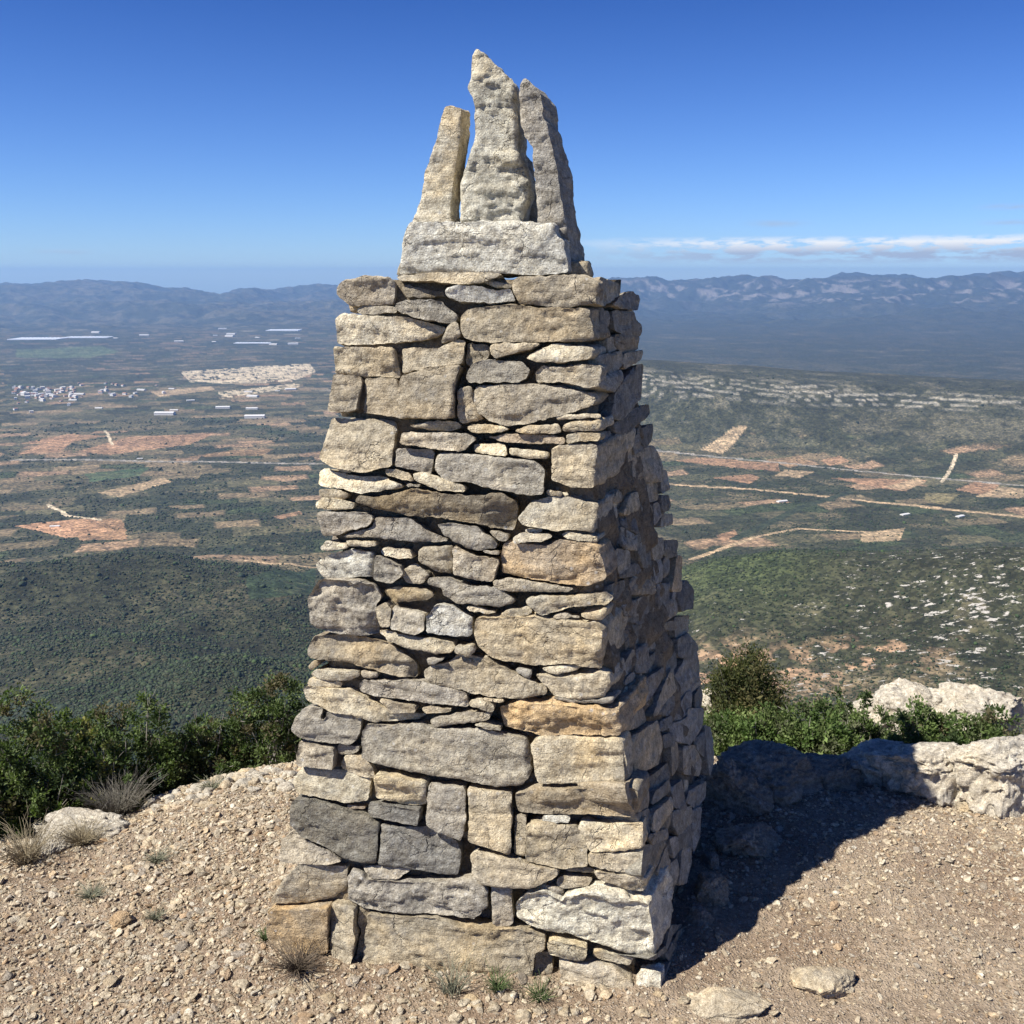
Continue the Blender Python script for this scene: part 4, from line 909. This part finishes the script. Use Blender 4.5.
for k in range(60):     # pale cobbles along the far edge of the gravel
    px = rng.uniform(120, 292); py = rng.uniform(742, 775)
    rock('cobble', px, py, rng.uniform(7, 17), rng.uniform(5, 11), 'pale cobble in the line of cobbles below the left bushes', 'w' if rng.rand() < .6 else 'p', 200+k, .9, sub=3, grp='pale cobbles along the far left edge of the gravel', clip=7, cat='cobble', mat=MAT_PEB)
for k in range(40):
    px = rng.uniform(225, 700); py = rng.uniform(980, 1024)
    rock('cobble', px, py, rng.uniform(6, 16), rng.uniform(5, 9), 'cream cobble in the gravel in front of the cairn foot', 'p', 300+k, .9, sub=3, rough=1.6, grp='cream cobbles before the cairn foot', clip=7, cat='cobble', mat=MAT_PEB)

# ------------------------------------------------------------------ shrubs
MAT_TWIG = simple_mat('grey_twigs', (.30, .27, .23)); MAT_DRY = simple_mat('dry_stems', (.34, .28, .18))
def tubes(paths, sides=5):
    Vs, Fs = [], []; off = 0
    for P, r0, r1 in paths:
        P = np.array(P); n = len(P); t = np.gradient(P, axis=0); t /= np.linalg.norm(t, axis=1)[:, None]+1e-9
        a = np.cross(t, [.3, .2, .9]); a /= np.linalg.norm(a, axis=1)[:, None]+1e-9; b = np.cross(t, a); r = np.linspace(r0, r1, n)
        for i in range(n):
            for s in range(sides):
                w = 2*np.pi*s/sides; Vs.append(P[i]+r[i]*(a[i]*math.cos(w)+b[i]*math.sin(w)))
        i = np.arange(n-1)[:, None]*sides; s = np.arange(sides)[None]; s2 = (s+1) % sides
        Fs.append(np.stack([off+i+s, off+i+s2, off+i+sides+s2, off+i+sides+s], -1).reshape(-1, 4)); off += n*sides
    return np.array(Vs), np.concatenate(Fs)
def shrub(name, px, r, top, wpx, lab, cols, n=9000, leaf=.0145, seed=1, cat='shrub', dep=.8, droop=0, ntw=44, needle=1.9, loose=.30):
    n = int(n*1.5); rng = np.random.RandomState(seed); w = at_r(np.array(float(px)), np.array(float(top)), r); zb = float(hgt(w[:1], w[1:2])[0])-.03; H = max(.15, (w[2]-zb)*.84)
    D = np.dot(w-CAM, FWD); rx = wpx/FPX*D/2; ry = rx*dep; o = empty(name, (w[0], w[1], zb)); tag(o, lab, cat)
    nc = max(30, n//75); u = rng.normal(size=(nc, 3)); u /= np.linalg.norm(u, axis=1)[:, None]; u[:, 2] = np.abs(u[:, 2])*.95+.02
    lump = 1+.28*fbm(u*2.2+rng.uniform(-9, 9, 3), 3); rad = rng.uniform(.35, 1.0, nc)**.5*lump
    cc = u*rad[:, None]*np.array([rx, ry, H]); cc[:, 2] = np.maximum(cc[:, 2], .02)
    cs = rng.uniform(.5, 1.2, nc)*loose*min(rx, H)*.55
    k = rng.randint(0, nc, n); q = rng.normal(size=(n, 3)); q /= np.linalg.norm(q, axis=1)[:, None]
    P = cc[k]+q*(cs[k]*rng.uniform(.25, 1.25, n))[:, None]; P[:, 2] = np.maximum(P[:, 2], .015)
    d = q+np.array([0, 0, .5])+.6*rng.normal(size=(n, 3)); d /= np.linalg.norm(d, axis=1)[:, None]
    e = np.cross(d, rng.normal(size=(n, 3))); e /= np.linalg.norm(e, axis=1)[:, None]; nn = np.cross(d, e)
    l = leaf*np.exp(rng.normal(0, .25, n)); wd = l/needle
    V = np.stack([P-d*(l*.5)[:, None], P+e*(wd*.5)[:, None]+nn*(l*.06)[:, None], P+d*(l*.5)[:, None], P-e*(wd*.5)[:, None]+nn*(l*.06)[:, None]], 1).reshape(-1, 3)
    F = np.arange(4*n).reshape(-1, 4); cols = np.array(cols); t = cols[rng.randint(0, len(cols), nc)][k]*rng.uniform(.7, 1.35, (n, 1))
    tint = np.repeat(np.concatenate([t, np.zeros((n, 1))], 1), 4, 0)
    obj('foliage', mesh('foliage', V, F, MAT_LEAF, False, {'tint': ('FLOAT_COLOR', tint)}), o)
    paths = []
    for i in rng.choice(nc, min(ntw, nc), replace=False):
        e_ = cc[i]*1.08; b_ = np.array([rng.normal()*.04, rng.normal()*.04, 0]); m1 = b_*.5+e_*.5+rng.normal(size=3)*.04*rx; m1[2] = max(m1[2], .03)
        ts = np.linspace(0, 1, 7)[:, None]; p = (1-ts)**2*b_+2*ts*(1-ts)*m1+ts**2*e_; p += np.cumsum(rng.normal(size=p.shape)*.004, 0); paths.append((p, .0045, .0012))
        for _ in range(2):
            s_ = rng.randint(3, 6); dd = (p[s_]-p[s_-1]); dd = dd/np.linalg.norm(dd)+rng.normal(size=3)*.6; L_ = .25*np.linalg.norm(e_); paths.append((np.array([p[s_]+dd*L_*q_*.5 for q_ in np.linspace(0, 1, 4)]), .0018, .0007))
    V, F = tubes(paths, 4); obj('twigs', mesh('twigs', V, F, MAT_TWIG), o)
GD = [(.075, .105, .035), (.11, .145, .05), (.055, .08, .03), (.13, .16, .065), (.13, .11, .06)]; GB = [(.12, .13, .07), (.10, .15, .045), (.14, .19, .06), (.075, .11, .035), (.17, .21, .08)]
GJ = [(.085, .09, .03), (.12, .105, .045), (.06, .07, .028)]; GY = [(.19, .18, .06), (.14, .15, .055)]
shrub('evergreen_shrub', 20, 3.55, 664, 130, 'tall dark green shrub at the left edge behind the gravel', GD, 11000, seed=1)
shrub('evergreen_shrub', -60, 3.6, 668, 150, 'dark green shrub cut by the left edge of the picture', GD, 9000, seed=2)
shrub('evergreen_shrub', 80, 3.75, 672, 120, 'dark green shrub second from the left edge', GD, 9000, seed=3)
shrub('yellowish_shrub', 100, 3.5, 706, 80, 'low yellow green shrub in front of the left dark shrubs', GY+GD[:2], 7000, seed=4)
shrub('evergreen_shrub', 150, 3.8, 690, 110, 'dark green shrub midway between left edge and cairn', GD, 8000, seed=5)
shrub('evergreen_shrub', 205, 3.85, 702, 90, 'low dark shrub with bare grey twigs left of the cairn', GD, 7000, seed=6, ntw=60)
shrub('evergreen_shrub', 268, 3.9, 674, 120, 'dark green shrub touching the left side of the cairn', GD, 10000, seed=7)
shrub('evergreen_shrub', 340, 4.0, 680, 120, 'dark green shrub mostly hidden behind the cairn', GD, 6000, seed=8)
shrub('juniper_bush', 752, 3.95, 637, 100, 'dark olive juniper bush right of the cairn', GJ, 30000, leaf=.016, seed=9, needle=3.0, loose=.55)
shrub('green_shrub', 745, 3.75, 697, 110, 'bright green shrub next to the right side of the cairn', GB, 13000, seed=10)
shrub('green_shrub', 820, 3.75, 690, 110, 'bright green shrub below and right of the juniper', GB, 13000, seed=11)
shrub('green_shrub', 868, 4.1, 678, 80, 'taller green shrub left of the white crags', GB+GD, 9000, seed=12)
shrub('green_shrub', 925, 3.8, 690, 100, 'green shrub before the white crags', GB+GD, 12000, seed=13, ntw=40)
shrub('green_shrub', 990, 3.8, 690, 110, 'green shrub at the right edge before the crags', GB+GD, 12000, seed=14)
shrub('green_shrub', 1060, 3.8, 688, 110, 'green shrub cut by the right edge of the picture', GB+GD, 7000, seed=15)
shrub('green_shrub', 690, 3.9, 700, 90, 'green shrub mostly hidden behind the right side of the cairn', GB, 5000, seed=16)
def tuft(name, px, py, h, n, lab, mat, seed, spread=.5, cat='grass tuft', green=None, curl=.4):
    rng = np.random.RandomState(seed); w = at_z(np.array(float(px)), np.array(float(py)), 0.); w = w+0; zb = float(fine(w[:1], w[1:2])[0]); w[2] = zb; paths = []
    for _ in range(n):
        a = rng.uniform(0, 6.28); l = h*rng.uniform(.5, 1.1); dr = np.array([math.cos(a), math.sin(a), 0])*spread*l*rng.uniform(.2, 1.4); b = np.array([math.cos(a), math.sin(a), 0])*h*.25*rng.uniform(0, 1)
        t = np.linspace(0, 1, 5)[:, None]; p = b+dr*t**(1+curl)+np.array([0, 0, 1])*l*(t-.35*curl*t**2); paths.append((p+rng.normal(size=p.shape)*.06*h*t, .0011, .0004))
    V, F = tubes(paths, 3); tag(obj(name, mesh(name, V, F, mat), None, tuple(w)), lab, cat)
MAT_GRASS = simple_mat('green_herb', (.10, .14, .05)); MAT_DEAD = simple_mat('dead_herb', (.13, .10, .07)); MAT_GREY = simple_mat('grey_herb', (.25, .25, .17))
tuft('dead_herb', 298, 968, .055, 260, 'dark dead thorny herb at the left foot of the cairn', MAT_DEAD, 1, 1.4, 'herb')
tuft('green_herb', 497, 992, .045, 90, 'green herb growing before the middle of the cairn foot', MAT_GRASS, 2, .9, 'herb')
tuft('green_herb', 540, 998, .04, 90, 'green herb just left of the gap in the cairn foot', MAT_GRASS, 3, 1.0, 'herb')
tuft('green_herb', 452, 990, .09, 60, 'tallest green herb with thin stems at the cairn foot', MAT_GREY, 4, .6, 'herb')
tuft('dry_grass', 115, 776, .15, 420, 'grey dry grass tuft under the left bushes', simple_mat('grey_grass', (.22, .2, .16)), 5, .7)
tuft('dry_grass', 80, 820, .07, 260, 'straw coloured dry grass around the left white rock', MAT_DRY, 6, 1.1)
tuft('grey_herb', 155, 848, .035, 110, 'small grey green herb in the middle of the left gravel', MAT_GREY, 7, 1.3, 'herb')
tuft('grey_herb', 155, 908, .03, 70, 'tiny grey green herb left of the cairn foot', MAT_GREY, 8, 1.3, 'herb')
tuft('grey_herb', 210, 763, .05, 110, 'grey green herb among the pale cobbles', MAT_GREY, 9, 1.1, 'herb')
tuft('grey_herb', 265, 935, .03, 60, 'tiny green herb beside the ochre corner stone', MAT_GRASS, 10, 1.0, 'herb')
tuft('grey_herb', 90, 882, .03, 120, 'low grey herb at far left of the gravel', MAT_GREY, 11, 1.6, 'herb')
tuft('dry_grass', 990, 760, .08, 90, 'thin grass tuft on the right outcrop', MAT_DRY, 12, .9)
tuft('dry_grass', 25, 838, .12, 200, 'dry straw clump at the left edge', MAT_DRY, 13, .9)

# ------------------------------------------------------------------ the air
def haze():
    import bmesh
    L = 18850; zlo, zhi = -492, ZTOP+6; V = np.array([(x, y, z) for z in (zlo, zhi) for y in (-L, L) for x in (-L, L)], float)
    F = np.array([(0, 2, 3, 1), (4, 5, 7, 6), (0, 1, 5, 4), (2, 6, 7, 3), (0, 4, 6, 2), (1, 3, 7, 5)])
    m = bpy.data.materials.new('haze_air'); m.use_nodes = True; t = m.node_tree; t.nodes.clear(); o = t.nodes.new('ShaderNodeOutputMaterial'); v = t.nodes.new('ShaderNodeVolumePrincipled')
    v.inputs['Color'].default_value = (.33, .58, 1.0, 1); v.inputs['Density'].default_value = 5.0e-5; v.inputs['Anisotropy'].default_value = .2
    t.links.new(v.outputs[0], o.inputs['Volume']); tag(obj('haze', mesh('haze', V, F, m, False)), 'blue haze over the valley and mountains', 'haze', kind='stuff')
haze()
